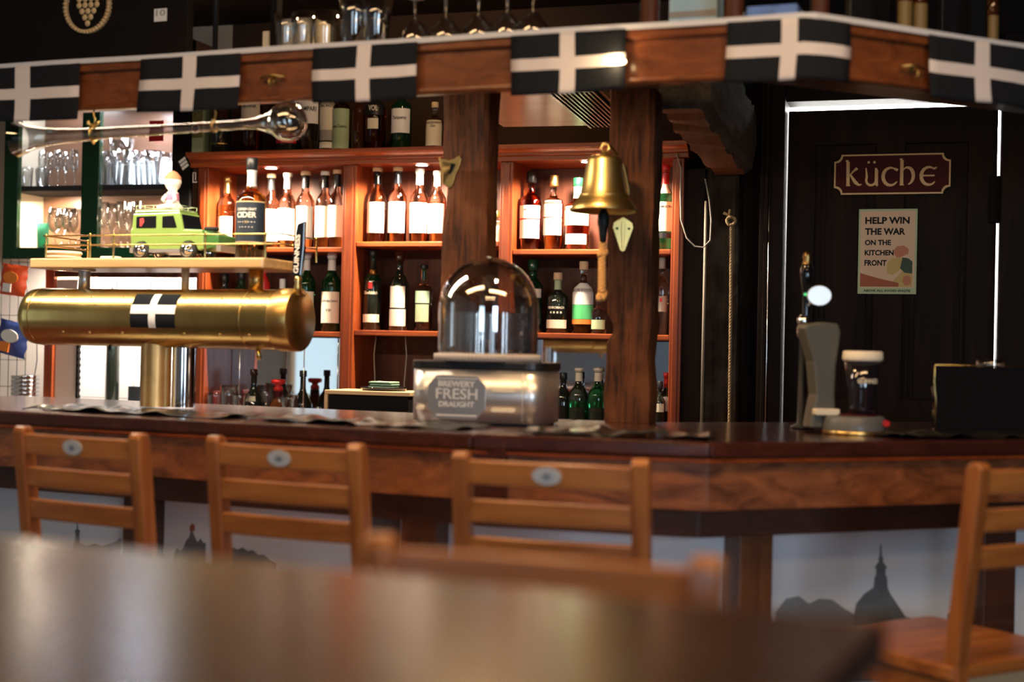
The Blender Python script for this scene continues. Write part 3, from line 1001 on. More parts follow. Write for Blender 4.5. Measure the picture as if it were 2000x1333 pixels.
# counter level
G7 = 'bottles on the back counter'
bottle('black cream liqueur bottle with orange arched label at counter level', 495, 721, 44, ZCOUNT, v=.10, kind='cream', liq='bg_dark', glass='bg_dark', cap='bg_brown', labs=[(.10, .27, 62, 'label_orange', [('BAILEYS', 1.5, .19, .07)], 'maroon'), (.37, .47, 30, 'cream')], group=G7, py=790)
bottle('black long-necked bottle reflected in the mirror left of the cream box', 591, 724, 40, ZCOUNT, v=.12, kind='cream', liq='bg_dark', glass='bg_dark', cap='black', labs=[(.25, .40, 25, 'bg_dark')], group=G7, py=790)
bottle('dark wine bottle with gold foil top right of the beer dispenser', 1130, 722, 38, ZCOUNT, v=.06, kind='wine', liq='bg_green', glass='bg_dark', lvl=.5, cap='cream', sheath='cream', labs=[(.1, .4, 50, 'bg_dark')], group=G7, py=780, z_h=0.0 + 0.26)
bottle('dark bottle with gold foil top touching the bell post', 1167, 722, 38, ZCOUNT, v=.06, kind='wine', liq='bg_green', glass='bg_green', lvl=.5, cap='cream', sheath='cream', labs=[(.1, .4, 50, 'bg_dark')], group=G7, py=780, z_h=0.262)
bottle('black bottle against the right side of the beer dispenser', 1100, 728, 34, ZCOUNT, v=.10, kind='wine', liq='bg_dark', glass='bg_dark', cap='black', labs=[(.1, .4, 50, 'bg_dark')], group=G7, py=780)
bottle('dark bottle with red cap in the gap right of the bell post', 1301, 728, 26, ZCOUNT, v=.06, kind='std', liq='bg_dark', glass='bg_dark', cap='red', sheath='red', labs=[(.4, .62, 60, 'white')], group=G7, py=780)
bottle('slim black bottle with small cream label directly beside the bell post', 1289, 745, 22, ZCOUNT, v=.02, kind='std', liq='bg_dark', glass='bg_dark', cap='black', labs=[(.45, .6, 50, 'cream')], group=G7, py=780)
# decanter
u = W.U(543, 790, .06)
t = thing('decanter', 'round cut-glass decanter with wide red stopper at counter level', 'decanter', W.w(u, .06, ZCOUNT), W.a)
MB().lathe([(.0005, .001), (.045, .002), (.052, .012), (.050, .045), (.030, .085), (.020, .10), (.019, .13), (.0005, .13)], 12, smooth=False).build('glass', 'bg_brown', t)
MB().lathe([(.0005, .1305), (.020, .1305), (.020, .145), (.014, .15), (.014, .157), (.030, .162), (.032, .176), (.026, .180), (.0005, .18)], 24).build('stopper', 'red', t)
MB().lathe([(.0208, .104), (.0208, .128)], 20).build('collar', 'maroon', t)

# bottles on top of the cornice
G8 = 'bottles on top of the shelf unit'
zt = ZC1
tops = [
    ('dark bottle with gold lines and brown neck beside the patterned carton on the shelf top', 432, 150, 40, 'std', 'bg_dark', 'bg_dark', 'black', [(.30, .31, 60, 'gold'), (.12, .13, 60, 'gold'), (.45, .62, 60, 'bg_brown')]),
    ('deep red bottle with cream label behind the glass tube on the shelf top', 492, 150, 42, 'std', 'bg_red', 'bg_dark', 'black', [(.44, .68, 62, 'cream', [('HAVANA', 1.4, .60, .05)]), (.40, .44, 56, 'red')]),
    ('bottle with red and black label behind the glass bulb on the shelf top', 562, 160, 44, 'std', 'bg_dark', 'bg_dark', 'black', [(.12, .26, 66, 'red')]),
    ('clear bottle with large white label right of the glass bulb on the shelf top', 605, 140, 44, 'std', 'bg_clear', 'bg_clear', 'red', [(.34, .62, 62, 'white', [('CAMPARI', 1.7, .52, .06)])]),
    ('clear rum bottle with round red emblem on white label', 641, 150, 33, 'std', 'bg_clear', 'bg_clear', 'white', [(.28, .72, 66, 'cream', [('BACARDI', 1.7, .60, .04)]), (.14, .28, 66, 'ink_grey'), (.04, .12, 66, 'paper')]),
    ('bottle with yellow-green square label next to the rum bottle', 667, 160, 36, 'flat', 'bg_gold', 'bg_clear', 'gold', [(.03, .60, 68, 'sage', [('Jose Cuervo', 1.7, .34, .06)])]),
    ('narrow brown bottle on the shelf top between the square label and the black label', 700, 172, 26, 'std', 'bg_brown', 'bg_brown', 'cork', [(.3, .6, 40, 'bg_brown')]),
    ('dark red bottle with black lettered label on the shelf top', 733, 160, 42, 'std', 'bg_red', 'bg_dark', 'black', [(.50, .68, 62, 'black', [('VOL', .9, .60, .08)], 'cream'), (.3, .45, 30, 'cream')]),
    ('green gin bottle with white script label on the shelf top', 784, 150, 40, 'squat', 'bg_green', 'bg_green', 'red', [(.22, .55, 66, 'white', [('Tanqueray', 1.5, .42, .06)])]),
    ('pale bottle with gold cork and white label on the shelf top by the post', 849, 200, 34, 'squat', 'bg_clear', 'bg_clear', 'cork', [(.06, .60, 66, 'cream', [('Gin', .6, .48, .06)])]),
]
for lab, px, tp, wd, kd, lq, gl_, cp, lb in tops:
    bottle(lab, px, tp, wd, zt, v=.03, kind=kd, liq=lq, glass=gl_, cap=cp, labs=lb, group=G8, py=250)
u = W.U(389, 270, .03)
t = thing('gift_carton', 'yellow-green patterned bottle carton at the left end of the shelf top', 'carton', W.w(u, .03, zt), W.a)
MB().box(-.036, .036, -.03, .04, 0, .21).build('box', 'sage', t, bevel=.002)
mb = MB()
mb.box(-.034, .034, -.0312, -.03, .07, .19)
mb.build('print', mat('olive', (.16, .15, .05), .6, var=.8, vscale=60), t)
mb = MB()
mb.disc(0, .11, -.033, .022, .022, 0).disc(0, .11, -.034, .015, .015, 1)
mb.build('emblem', ['cream', 'ink'], t)

# coasters and tray, white-topped box
u0, u1 = W.U(672, 790, -.10), W.U(830, 790, -.10)
zt_ = W.Z(740, 762, -.10)
t = thing('undercounter_fridge', 'black box with pale wooden top and edge left of the dispenser', 'cabinet', W.w((u0 + u1) / 2, -.16, 0), W.a)
hw = (u1 - u0) / 2
MB().box(-hw + .015, hw, -.12, .09, 0.02, zt_ - .018).build('body', 'blackmatt', t)
MB().box(-hw, hw + .01, -.13, .10, zt_ - .016, zt_).build('top', 'ply', t, bevel=.002)
MB().box(-hw, -hw + .014, -.13, .10, .02, zt_ - .0165).build('side_panel', 'ply', t)
tu = W.U(752, 755, -.16)
o = tag(MB().lathe([(.0005, 0), (.085, 0), (.095, .012), (.092, .014), (.083, .004), (.0005, .003)], 32).build('serving_tray', 'blackgloss', None, W.w(tu, -.17, zt_ + .0005), W.a), 'round black tray under the green beer mats', 'tray')
for k in range(7):
    t = MB().prism(rbox(-.047, .047, -.047, .047, .006), 0, .0014 * 3, 'z').build('beer_mat', ['mint' if k % 2 == 0 else 'hutchgreen'], None, W.w(tu + .003 * math.sin(k * 2.1), -.17 + .002 * math.cos(k * 3), zt_ + .0045 + k * .0045), W.a + R(4 * math.sin(k * 1.7)))
    tag(t, ['pale green beer mat at the bottom of the stack on the black tray', 'dark green beer mat, second from the bottom of the tray stack', 'pale green beer mat, third from the bottom of the tray stack', 'dark green beer mat in the very middle of the tray stack',
            'pale green beer mat, third from the top of the tray stack', 'dark green beer mat just under the top mat of the stack', 'pale green beer mat on top of the stack'][k], 'beer mat', 'beer mats stacked on the black tray')
for k, px in enumerate((730, 787)):
    u = W.U(px, 700, .1)
    z = sh['B2'] - .022
    pts = [(0, .0, z), (.008 * (1 if k else -1), 0, z - .08), (0, .0, z - .2), (.01, 0, ZCOUNT)]
    tag(MB().path(pts, .0022, 6).build('cable', 'ink_grey', None, W.w(u, .12), W.a), 'grey cable hanging in the lower middle bay, %s one' % ('right' if k else 'left'), 'cable')


# ------------------------------------------------------------------ glassware
def shell(prof, th=0.0016):
    """double wall from an outer profile (r,z) bottom to top"""
    inner = [(max(r - th, .0004), z + (th if i == 0 else 0)) for i, (r, z) in enumerate(prof)]
    return prof + inner[::-1]


GL = {
    'tumbler': shell([(.0004, 0), (.028, 0), (.030, .003), (.037, .10), (.038, .115)]),
    'pint': shell([(.0004, 0), (.027, 0), (.029, .004), (.036, .10), (.043, .15)]),
    'flute': [(.0004, 0), (.030, 0), (.030, .002), (.004, .008), (.004, .07), (.012, .085), (.022, .12), (.024, .16), (.020, .205), (.0185, .205), (.0225, .16), (.0205, .12), (.010, .09), (.0004, .086)],
    'snifter': [(.0004, 0), (.032, 0), (.032, .002), (.005, .008), (.004, .045), (.016, .055), (.036, .085), (.038, .11), (.026, .165), (.0245, .165), (.0365, .11), (.0345, .086), (.014, .058), (.0004, .055)],
    'goblet_down': [(.033, 0), (.040, .03), (.037, .055), (.013, .085), (.004, .092), (.004, .135), (.030, .142), (.031, .145), (.0004, .145), (.0004, .142), (.003, .14), (.003, .09), (.012, .082), (.0355, .054), (.0385, .03), (.0315, 0), (.033, 0)],
}
gcache = {}


def glass(kind, pos, label, group, sc=1.0, m='glass', cat='glass'):
    nm = {'tumbler': 'tumbler', 'pint': 'pint_glass', 'flute': 'champagne_flute', 'snifter': 'snifter_glass', 'goblet_down': 'stemmed_glass'}[kind]
    if (kind, m) not in gcache:
        o = MB().lathe(GL[kind], 24).build(nm, m)
        gcache[(kind, m)] = o
    else:
        o = gcache[(kind, m)].copy()
        C.objects.link(o)
    o.location = pos
    o.scale = (sc, sc, sc)
    return tag(o, label, cat, group)


# glasses at counter level left bay
for px, py_, kd in ((420, 790, 'tumbler'), (447, 790, 'pint'), (470, 790, 'tumbler'), (520, 790, 'pint'), (565, 790, 'tumbler')):
    v = .03 if px != 520 else .16
    glass(kd, W.w(W.U(px, py_, v), v, ZCOUNT), {420: 'clear tumbler at the far left of the back counter in front of red box', 447: 'tall clear glass second from left on the back counter', 470: 'clear tumbler left of the cream liqueur bottle on the back counter',
                                              520: 'tall clear glass behind the cream liqueur bottle', 565: 'clear tumbler between the decanter and the long-necked bottle'}[px], 'glasses on the back counter')
for k in range(5):
    px = 622 + k * 10
    glass('snifter', W.w(W.U(px, 790, .04), .04 + .03 * (k % 2), ZCOUNT), 'small stemmed glass beside the pale-topped fridge, %s from the left' % ('first', 'second', 'third', 'fourth', 'fifth')[k], 'small glasses beside the cream box', sc=.42)
u = W.U(419, 790, .1)
tag(MB().prism([(-.022, 0), (.028, 0), (.022, .06), (.006, .12), (-.006, .12), (-.022, .07)], -.03, .03, 'y').build('bottle_opener_box', mat('hotred', (.75, .03, .05), .4), None, W.w(u, .11, ZCOUNT), W.a, bevel=.004), 'bright red packet standing behind the leftmost glasses', 'packet')

# ------------------------------------------------------------------ hutch (glass cupboard) on the left
HV = 0.0
hu0, hu1 = W.U(9, 400), W.U(372, 400)
hz0, hz1 = W.Z(100, 507), W.Z(100, 200)
um0, um1 = W.U(160, 400), W.U(194, 400)
ur0 = W.U(336, 400)
ul1 = W.U(36, 400)
zs0, zs1 = W.Z(100, 372), W.Z(100, 362)
zrail = W.Z(100, 484)
HT = hz1 + .25
t = thing('wall_cupboard', 'dark green glass-fronted wall cupboard full of glasses on the left', 'cupboard', W.w(hu0, 0, hz0), W.a)
Hh = HT - hz0
L0 = lambda q: q - hu0
Z0 = lambda q: q - hz0
MB().box(0, L0(ul1), -.01, .02, 0, Hh).build('frame', 'hutchgreen', t, bevel=.003)
MB().box(L0(um0), L0(um1), -.01, .02, Z0(zrail), Hh).build('frame', 'hutchgreen', t, bevel=.003)
MB().box(L0(ur0), L0(hu1), -.01, .02, 0, Hh).build('frame', 'blackmatt', t, bevel=.003)
MB().box(L0(ul1), L0(ur0), -.01, .02, 0, Z0(zrail)).build('frame', 'hutchgreen', t, bevel=.003)
MB().box(0, L0(hu1), .02, .27, 0, .015).build('floor_board', 'hutchback', t)
MB().box(0, L0(hu1), .02, .27, Hh - .015, Hh).build('top_board', 'hutchback', t)
MB().box(0, .015, .02, .27, .0155, Hh - .0155).build('side_board', 'cream', t)
MB().box(L0(hu1) - .015, L0(hu1), .02, .27, .0155, Hh - .0155).build('side_board', 'hutchback', t)
MB().box(0.0155, L0(hu1) - .0155, .262, .27, .0155, Hh - .0155).build('back_board', 'hutchback', t)
MB().box(L0(um1) + .01, L0(ur0) - .01, .252, .2615, Z0(zs1) + .002, Z0(zs1) + .135).build('light_panel', 'led', t)
MB().box(.016, L0(hu1) - .016, .022, .26, Z0(zs0), Z0(zs1)).build('shelf', 'blackmatt', t)
MB().box(L0(ul1), L0(um0), .006, .009, Z0(zrail), Hh).box(L0(um1), L0(ur0), .006, .009, Z0(zrail), Hh).build('pane', 'pane', t)
# hutch lights
uc = (um1 + ur0) / 2
light('AREA', 'cupboard_led', W.w(uc, .10, zs1 + .36), W.w(uc, .12, zs1), 7, (.78, .84, 1), .22, .10)
light('AREA', 'cupboard_led', W.w((ul1 + um0) / 2, .10, zs1 + .40), W.w((ul1 + um0) / 2, .12, zs1), 2.5, (.9, .92, 1), .15, .08)
light('AREA', 'cupboard_led', W.w(ul1 + .06, .10, zs0 - .02), W.w(ul1 + .10, .14, hz0), 9, WARMW, .08, .08)
light('AREA', 'cupboard_led', W.w(uc, .12, zs0 - .02), W.w(uc, .14, hz0), 2.5, WARMW, .2, .08)
GH = 'glasses in the wall cupboard'
cnt = 0
zz = zs1 + .0005
ordn = ('leftmost', 'second from left', 'third from left', 'fourth from left', 'fifth from left', 'sixth from left', 'seventh from left', 'eighth from left')
for k, px in enumerate((52, 68, 84)):
    glass('tumbler', W.w(W.U(px, 350, .08), .08 + .05 * (k % 2), zz), 'low clear tumbler on the upper left cupboard shelf, %s' % ordn[k], 'tumblers on the upper left cupboard shelf', sc=.8)
for k, px in enumerate((82, 98, 113, 128, 145)):
    v = .06 + .06 * (k % 2)
    glass('flute', W.w(W.U(px, 340, v), v, zz), 'champagne flute on the upper left cupboard shelf, %s of five' % ordn[k], 'flutes on the upper left cupboard shelf', sc=.80)
for k, px in enumerate((215, 236, 257, 278, 299, 318)):
    v = .06 + .07 * (k % 2)
    glass('pint', W.w(W.U(px, 340, v), v, zz), 'brightly lit beer glass on the upper right cupboard shelf, %s' % ordn[k], 'beer glasses on the upper right cupboard shelf', sc=1.0 if k != 1 else 1.45)
for k, px in enumerate((205, 225, 246, 268, 289, 310, 325)):
    v = .14
    glass('tumbler', W.w(W.U(px, 340, v + .06), v + .06, zz), 'brightly lit tumbler at the back of the upper right cupboard shelf, %s' % ordn[k], 'tumblers at the back of the upper right cupboard shelf', sc=1.1)
zz = hz0 + .0155
for k, px in enumerate((108, 122, 137, 150)):
    v = .06 + .06 * (k % 2)
    glass('snifter', W.w(W.U(px, 440, v), v, zz + .055), 'snifter on the lower left cupboard shelf, %s of four' % ordn[k], 'snifters on the lower left cupboard shelf')
for k, px in enumerate((203, 218, 236, 250, 266)):
    v = .06 + .06 * (k % 2)
    glass('flute', W.w(W.U(px, 440, v), v, zz + .04), 'slim stemmed glass on the lower right cupboard shelf, %s of five' % ordn[k], 'stemmed glasses on the lower right cupboard shelf')
MB_ = MB().box(L0(ul1) + .06, L0(ur0) - .01, .03, .24, .0155, .055).build('riser', 'lightwood', t)
u = W.U(92, 450, .06)
tag(MB().lathe([(.0004, 0), (.024, 0), (.028, .11), (.027, .11), (.023, .004), (.0004, .004)], 24).build('drinking_cup', mat('turq', (.15, .75, .50), .2, trans=.4), None, W.w(u - .015, .05, zz + .04), W.a), 'turquoise cup at the left of the lower cupboard shelf', 'cup')
# red card in hutch and small white tags
u = W.U(316, 258, .03)
tag(MB().box(-.035, .035, 0, .004, -.06, .03).build('red_card', 'red', None, W.w(u, -.016, W.Z(316, 250)), W.a), 'small red card with dark centre at the top of the cupboard', 'card')
t = thing('striped_sticker', 'white tag with dark stripes tilted at the cupboard corner', 'tag', W.w(W.U(358, 320, -.02), -.02, W.Z(358, 320, -.02)), W.a)
mb = MB()
mb.M = Matrix.Rotation(R(-35), 4, 'Y')
for k in range(3):
    mb.box(-.018 + 0.002 * k, .018 + .002 * k, 0, .002, -.022 + k * .016, -.010 + k * .016)
mb.build('strip', 'white', t)
mb = MB()
mb.M = Matrix.Rotation(R(-35), 4, 'Y')
mb.box(-.022, .022, .002, .008, -.024, .024)
mb.build('card', 'black', t)
o = MB().box(-.012, -.008, 0, .002, -.02, .02).box(.0, .004, 0, .002, -.014, .02).box(-.012, .010, 0, .002, -.024, -.02).box(-.012, .004, 0, .002, .018, .02).build('small_tag', 'white', None, W.w(W.U(381, 346, -.02), -.02, W.Z(381, 346, -.02)), W.a)
tag(o, 'tiny pale outlined tag on the dark side of the shelf unit', 'tag')

# ------------------------------------------------------------------ pass-through below cupboard: lit tiles
ku0, ku1 = W.U(143, 700, .25), W.U(384, 700, .25)
o = MB().box(0, W.U(384, 700, .27) - W.U(100, 700, .27), 0, .012, 0, hz0 - .90 - .05).build('trim_4', 'tile', None, W.w(W.U(100, 700, .27), .265, .90), W.a)
struct(o)
o = MB().box(0, W.U(84, 700, .27) + 1.6 - 0, 0, .012, 0, hz0 - .95).build('trim_5', 'tile', None, W.w(-1.6 - .9, .265, .90), W.a)
bpy.data.objects.remove(o)
lu = W.U(-60, 700, .25)
o = MB().box(0, W.U(84, 700, .25) - lu, 0, .012, 0, hz0 - .90).build('trim_5', mat('tile_beige_base', (.55, .47, .40), .4), None, W.w(lu, .262, .90), W.a)
struct(o)
light('AREA', 'added_niche_strip', W.w((ku0 + ku1) / 2, .045, hz0 - .05), W.w((ku0 + ku1) / 2, .27, 1.05), 105, (1, .95, .86), .7, .04)  # added lamp that makes the niche tiles bright
t = thing('added_light_strip', 'added white lamp strip under the glass cupboard, lighting the niche', 'lamp', W.w((ku0 + ku1) / 2, .055, hz0 - .0135), W.a)
MB().box(-.36, .36, -.02, .02, -.012, .0125).build('housing', 'white', t, bevel=.002)
MB().box(-.34, .34, -.012, .012, -.0135, -.0121).build('tube', 'led', t)
# wooden frame of the opening
def pbox(name, px0, px1, py0, py1, v0, v1, m, label=None, cat=None, bevel=.002, fr=W, grp=None):
    a, zt = fr.uz(px0, py0, v0)
    b, zb = fr.uz(px1, py1, v0)
    o = MB().box(0, b - a, 0, v1 - v0, 0, zt - zb).build(name, m, None, fr.w(a, v0, zb), fr.a, bevel=bevel)
    if label:
        tag(o, label, cat, grp)
    return o


t = thing('opening_frame', 'brown wooden frame round the bright tiled niche left of the shelves', 'frame', W.w(W.U(82, 600), .02, .985), W.a)
b0 = W.U(82, 600)
mb = MB()
for x0, x1 in ((82, 99), (384 - 10, 384)):
    pass
MB().box(0, W.U(99, 600) - b0, 0, .03, 0, hz0 - .985 - .002).build('post', 'cherry_v', t, bevel=.003)
MB().box(W.U(100, 600) - b0, W.U(140, 600) - b0, .02, .04, 0, W.Z(120, 545) - .985).build('panel', mat('pinkbeige', (.52, .40, .34), .6), t)
mb = MB()
xq = W.U(141, 600) - b0
for k in range(26):
    mb.box(xq, xq + (.012 if k % 2 else .008), .018, .038, k * .014, k * .014 + .0138)
mb.build('seal_strip', 'blackmatt', t)
za, zb_ = W.Z(250, 528) - .985, W.Z(250, 540) - .985
MB().box(W.U(100, 600) - b0, W.U(384, 600) - b0, 0, .03, za - .03, za).build('lintel', 'backwood', t)
# back counter under the niche
o = pbox('back_counter', -60, 384, 800, 830, -.05, .26, 'steel_soft', 'steel back counter below the bright tiled niche', 'counter')
o.location.z = .955
# bottles in the niche
for k, px in enumerate((223, 290)):
    bottle('dark bottle with black cap in the bright niche, %s one' % ('left', 'right')[k], px, 551, 26, .985, v=.15, kind='std', liq='bg_dark', glass='bg_dark', cap='black', group='bottles in the bright niche', py=600)
pbox('card_reader', 250, 277, 755, 800, .18, .22, 'iron', 'small dark metal box low in the bright niche', 'box')
pbox('warm_panel', 101, 186, 527, 560, .06, .08, 'ply', 'warm wooden board above the niche left of the tower', 'board')

# snack rack, bags
t = thing('snack_rack', 'thin black wire rack for snack bags at the left edge', 'rack', W.w(W.U(30, 600), -.02, W.Z(30, 790)), W.a)
mb = MB()
ztp = W.Z(30, 500) - W.Z(30, 790)
for x in (-.06, -.015, .03, .075):
    mb.tube((x, 0, 0), (x, 0, ztp), .0016, n=6)
for z in (.0, .08, .2, .3, .4):
    mb.tube((-.1, 0, z), (.075, 0, z), .0016, n=6)
mb.build('wire', 'iron', t)


def bag(label, px0, px1, py0, py1, cols, rot):
    a, zt = W.uz(px0, py0, -.06)
    b, zb = W.uz(px1, py1, -.06)
    hw, hh = (b - a) / 2, (zt - zb) / 2
    t = thing('snack_bag', label, 'snack bag', W.w((a + b) / 2, -.06, (zt + zb) / 2), W.a, 'snack bags on the wire rack')
    mb = MB()
    mb.M = Matrix.Rotation(R(rot), 4, 'Y')
    n = 10
    for sgn in (-1, 1):
        vs, fs = [], []
        for j in range(n + 1):
            for i in range(n + 1):
                x, z = i / n * 2 - 1, j / n * 2 - 1
                bul = .022 * (1 - abs(x) ** 3) * (1 - abs(z) ** 4)
                wob = .004 * math.sin(i * 1.9 + j * 2.3)
                vs.append((x * hw * (1 - .06 * math.cos(z * 9)), sgn * (bul + wob * (1 - abs(x))), z * hh))
        for j in range(n):
            for i in range(n):
                fs.append((j * n + j + i, j * n + j + i + 1, (j + 1) * (n + 1) + i + 1, (j + 1) * (n + 1) + i))
        mb.add(vs, fs, 0, True)
    mb.build('foil', cols[0], t)
    mb = MB()
    mb.M = Matrix.Rotation(R(rot), 4, 'Y')
    mb.disc(0, hh * .15, -.029, hw * .55, hh * .38, 0, .006)
    mb.box(-hw * .5, hw * .1, -.030, -.022, -hh * .8, -hh * .25, 1)
    mb.build('print', cols[1:], t)


foil1 = mat('foil_red', (.75, .10, .03), .3, var=.3, vscale=25)
foil2 = mat('foil_blue', (.05, .08, .28), .25, var=.5, vscale=30)
bag('orange and red snack bag hanging at the left edge', 3, 52, 517, 578, [foil1, 'orange', 'white'], 6)
bag('blue and white snack bag hanging lower on the rack', -4, 54, 628, 696, [foil2, 'white', 'orange'], 12)
# stack of metal ashtrays
u, z = W.uz(38, 792, -.05)
z = .985
for k in range(9):
    mb = MB().lathe([(.0004, 0), (.058, 0), (.063, .004), (.061, .012), (.064, .0165), (.058, .0165), (.054, .004), (.0004, .003)], 28)
    o = mb.build('ashtray', 'chrome', None, W.w(W.U(38, 760, -.02), .02, z + k * .0185), 0)
    tag(o, 'round polished metal ashtray, number %s up in the stack at the left edge' % ('one', 'two', 'three', 'four', 'five', 'six', 'seven', 'eight', 'nine')[k], 'ashtray', 'stack of metal ashtrays')
u, zt = W.uz(66, 585)
tag(MB().path([(0, 0, 0), (.004, 0, -.10), (-.012, 0, -.2), (-.018, 0, -.27)], .002, 6).build('black_cable', 'black', None, W.w(W.U(72, 650, -.03), -.03, W.Z(72, 660)), W.a), 'black cable running down beside the snack rack', 'cable')

# ------------------------------------------------------------------ right of shelf: timber, ropes
uu0, uu1 = W.U(1368, 600, .0), W.U(1440, 600, .0)


def timber(name, label, hw, hd, z0, z1, pos, rot, m='timber', notch=(), cat='post', seed=1, parts=None):
    n, per = 150, 7
    cs = [(-hw, -hd), (hw, -hd), (hw, hd), (-hw, hd)]
    pl = []
    for a in range(4):
        (xa, ya), (xb, yb) = cs[a], cs[(a + 1) % 4]
        for k in range(per):
            f = k / per
            x, y = xa + (xb - xa) * f, ya + (yb - ya) * f
            if k == 0:
                x, y = x * .93, y * .93
            pl.append((x, y))
    vs, fs = [], []
    for j in range(n + 1):
        z = z0 + (z1 - z0) * j / n
        for (x, y) in pl:
            q = Vector((x * 9 + seed, y * 9, z * 3.0))
            k = 1 + .10 * noise.noise(q) + .05 * noise.noise(Vector((x * 45, y * 45 + seed, z * 12))) + .02 * noise.noise(Vector((x * 120, y * 120, z * 40 + seed)))
            dx = 0
            for (zc, dz, side, amt) in notch:
                if side * x > 0 and abs(z - zc) < dz:
                    dx = -side * amt * (1 + math.cos((z - zc) / dz * PI)) / 2
            vs.append((x * k + dx, y * k, z))
    c = len(pl)
    for j in range(n):
        for i in range(c):
            fs.append((j * c + i, j * c + (i + 1) % c, (j + 1) * c + (i + 1) % c, (j + 1) * c + i))
    fs.append(tuple(range(c - 1, -1, -1)))
    fs.append(tuple(range(n * c, n * c + c)))
    o = MB().add(vs, fs).build(name, m, None, pos, rot)
    return tag(o, label, cat)


M['timber_dark'] = wood('timber_dark', (0.008, 0.006, 0.005), (0.035, 0.022, 0.014), 'Z', rough=0.8, coat=0, spec=0.1, bump=1.0, c3=(.06, .05, .04))
timber('wall_timber', 'dark rough wall timber behind the hanging thin rope', (uu1 - uu0) / 2, .06, 0, 2.4, W.w((uu0 + uu1) / 2, .095), W.a, 'timber_dark', seed=5)
u = W.U(1345, 550, .02)
o = pbox('side_panel_board', 1336, 1368, 330, 840, .02, .15, 'darkwood', 'dark board closing the right side of the bottle shelves', 'board')
# grey cable
pts = []
for px, py in ((1322, 300), (1331, 330), (1330, 380), (1331, 430), (1342, 465), (1358, 482), (1375, 484), (1388, 470), (1390, 430), (1386, 390), (1378, 350)):
    u, z = W.uz(px, py, -.02)
    pts.append((u - UR, 0, z - 1.5))
tag(MB().path(pts, .0028, 8).build('loop_cable', 'ink_grey', None, W.w(UR, -.03, 1.5), W.a), 'pale thin cable looping beside the right end of the shelves', 'cable')
tag(MB().tube((0, 0, 0), (0, 0, 1.0), .006, n=8).build('conduit_pipe', mat('conduit', (.22, .19, .15), .6), None, W.w(W.U(1373, 700, 0), -.0, .9), W.a), 'thin greyish pipe running up the dark timber', 'pipe')
# second thin rope with knot, hanging
u, zt = W.uz(1425, 425, -.06)
u2, zb = W.uz(1419, 838, -.06)
t = thing('hanging_rope', 'thin beige rope with top knot hanging beside the door frame', 'rope', W.w(u2, -.02, zb - .3), W.a)


def twist(mb, pts, r, rs, n=90, turns=30, m=0):
    """three-strand rope along a polyline"""
    pts = [Vector(p) for p in pts]
    seg = [(pts[i + 1] - pts[i]).length for i in range(len(pts) - 1)]
    tot = sum(seg)
    for st in range(3):
        out = []
        for k in range(n + 1):
            d_ = tot * k / n
            i = 0
            while i < len(seg) - 1 and d_ > seg[i]:
                d_ -= seg[i]
                i += 1
            p = pts[i].lerp(pts[i + 1], min(d_ / seg[i], 1))
            tt = (pts[i + 1] - pts[i]).normalized()
            a = tt.cross(Vector((0, 1, 0))).normalized()
            b = tt.cross(a)
            q = turns * 2 * PI * k / n + st * 2 * PI / 3
            out.append(p + (a * math.cos(q) + b * math.sin(q)) * r)
        mb.path(out, rs, 6, m)


mb = MB()
twist(mb, [(0, 0, 0), (.004, 0, .3), (0, 0, .8), (u - u2, 0, zt - zb + .3 - .03)], .0032, .0034, 260, 30)
mb.build('cord', 'rope_old', t)
mb = MB()
zk = zt - zb + .3
for k in range(5):
    q = k * 1.3
    mb.path([(u - u2 + .016 * math.cos(q + a), .010 * math.sin(a * 2 + k), zk - .01 + .016 * math.sin(q + a)) for a in (0, .8, 1.6, 2.4, 3.2)], .006, 8)
mb.path([(u - u2 - .005, 0, zk + .01), (u - u2 - .03, .0, zk + .022)], .005, 8)
mb.path([(u - u2 - .01, 0, zk + .01), (u - u2 - .005, .0, zk + .035)], .005, 8)
mb.build('knot', 'rope_old', t)

# ------------------------------------------------------------------ bar counter
O2 = b2.copy()
bar = thing('bar_counter', 'long dark polished wooden bar counter with angled front and picture panels', 'bar counter', (O2.x, O2.y, 0), 0)
BD = .80
for i in range(3):
    mb = MB()
    strip(mb, BAR, 0.0, BD, 1.083, 1.12, i, i + 1, O2)
    o = mb.build('countertop', 'bartop', bar, bevel=.008, seg=3)
    mb = MB()
    strip(mb, BAR, .022, .05, .965, 1.0825, i, i + 1, O2)
    d_ = BAR[i + 1] - BAR[i]
    mb.build('fascia_board', 'fascia', bar, bevel=.003)
    mb = MB()
    strip(mb, BAR, .006, .03, 1.073, 1.0828, i, i + 1, O2)
    mb.build('bead_moulding', 'cherry', bar, bevel=.003)
    mb = MB()
    strip(mb, BAR, .10, .13, .895, .97, i, i + 1, O2)
    mb.build('under_rail', 'darkboard', bar, bevel=.003)
    mb = MB()
    strip(mb, BAR, .20, .22, .0, .90, i, i + 1, O2)
    mb.build('mural_panel', 'mural', bar)
    mb = MB()
    strip(mb, BAR, .22, BD, 1.0, 1.08, i, i + 1, O2)
    mb.build('top_carcass', 'darkboard', bar)
mb = MB()
strip(mb, BAR, .72, BD - .02, .0, 1.0, 0, 3, O2)
mb.build('rear_panel', 'backwood', bar)
# joint piece in fascia at the first corner
PF = [Fr.two(offset(BAR, .20)[i], offset(BAR, .20)[i + 1]) for i in range(3)]
FF = [Fr.two(offset(BAR, .022)[i], offset(BAR, .022)[i + 1]) for i in range(3)]


def barpart(name, fr, px0, px1, z0, z1, v0, v1, m, bev=.003, py=1000):
    a, b = fr.U(px0, py, v0), fr.U(px1, py, v0)
    p_ = fr.w(a, v0, z0) - Vector((O2.x, O2.y, 0))
    return MB().box(0, b - a, 0, v1 - v0, 0, z1 - z0).build(name, m, bar, p_, fr.a, bevel=bev)


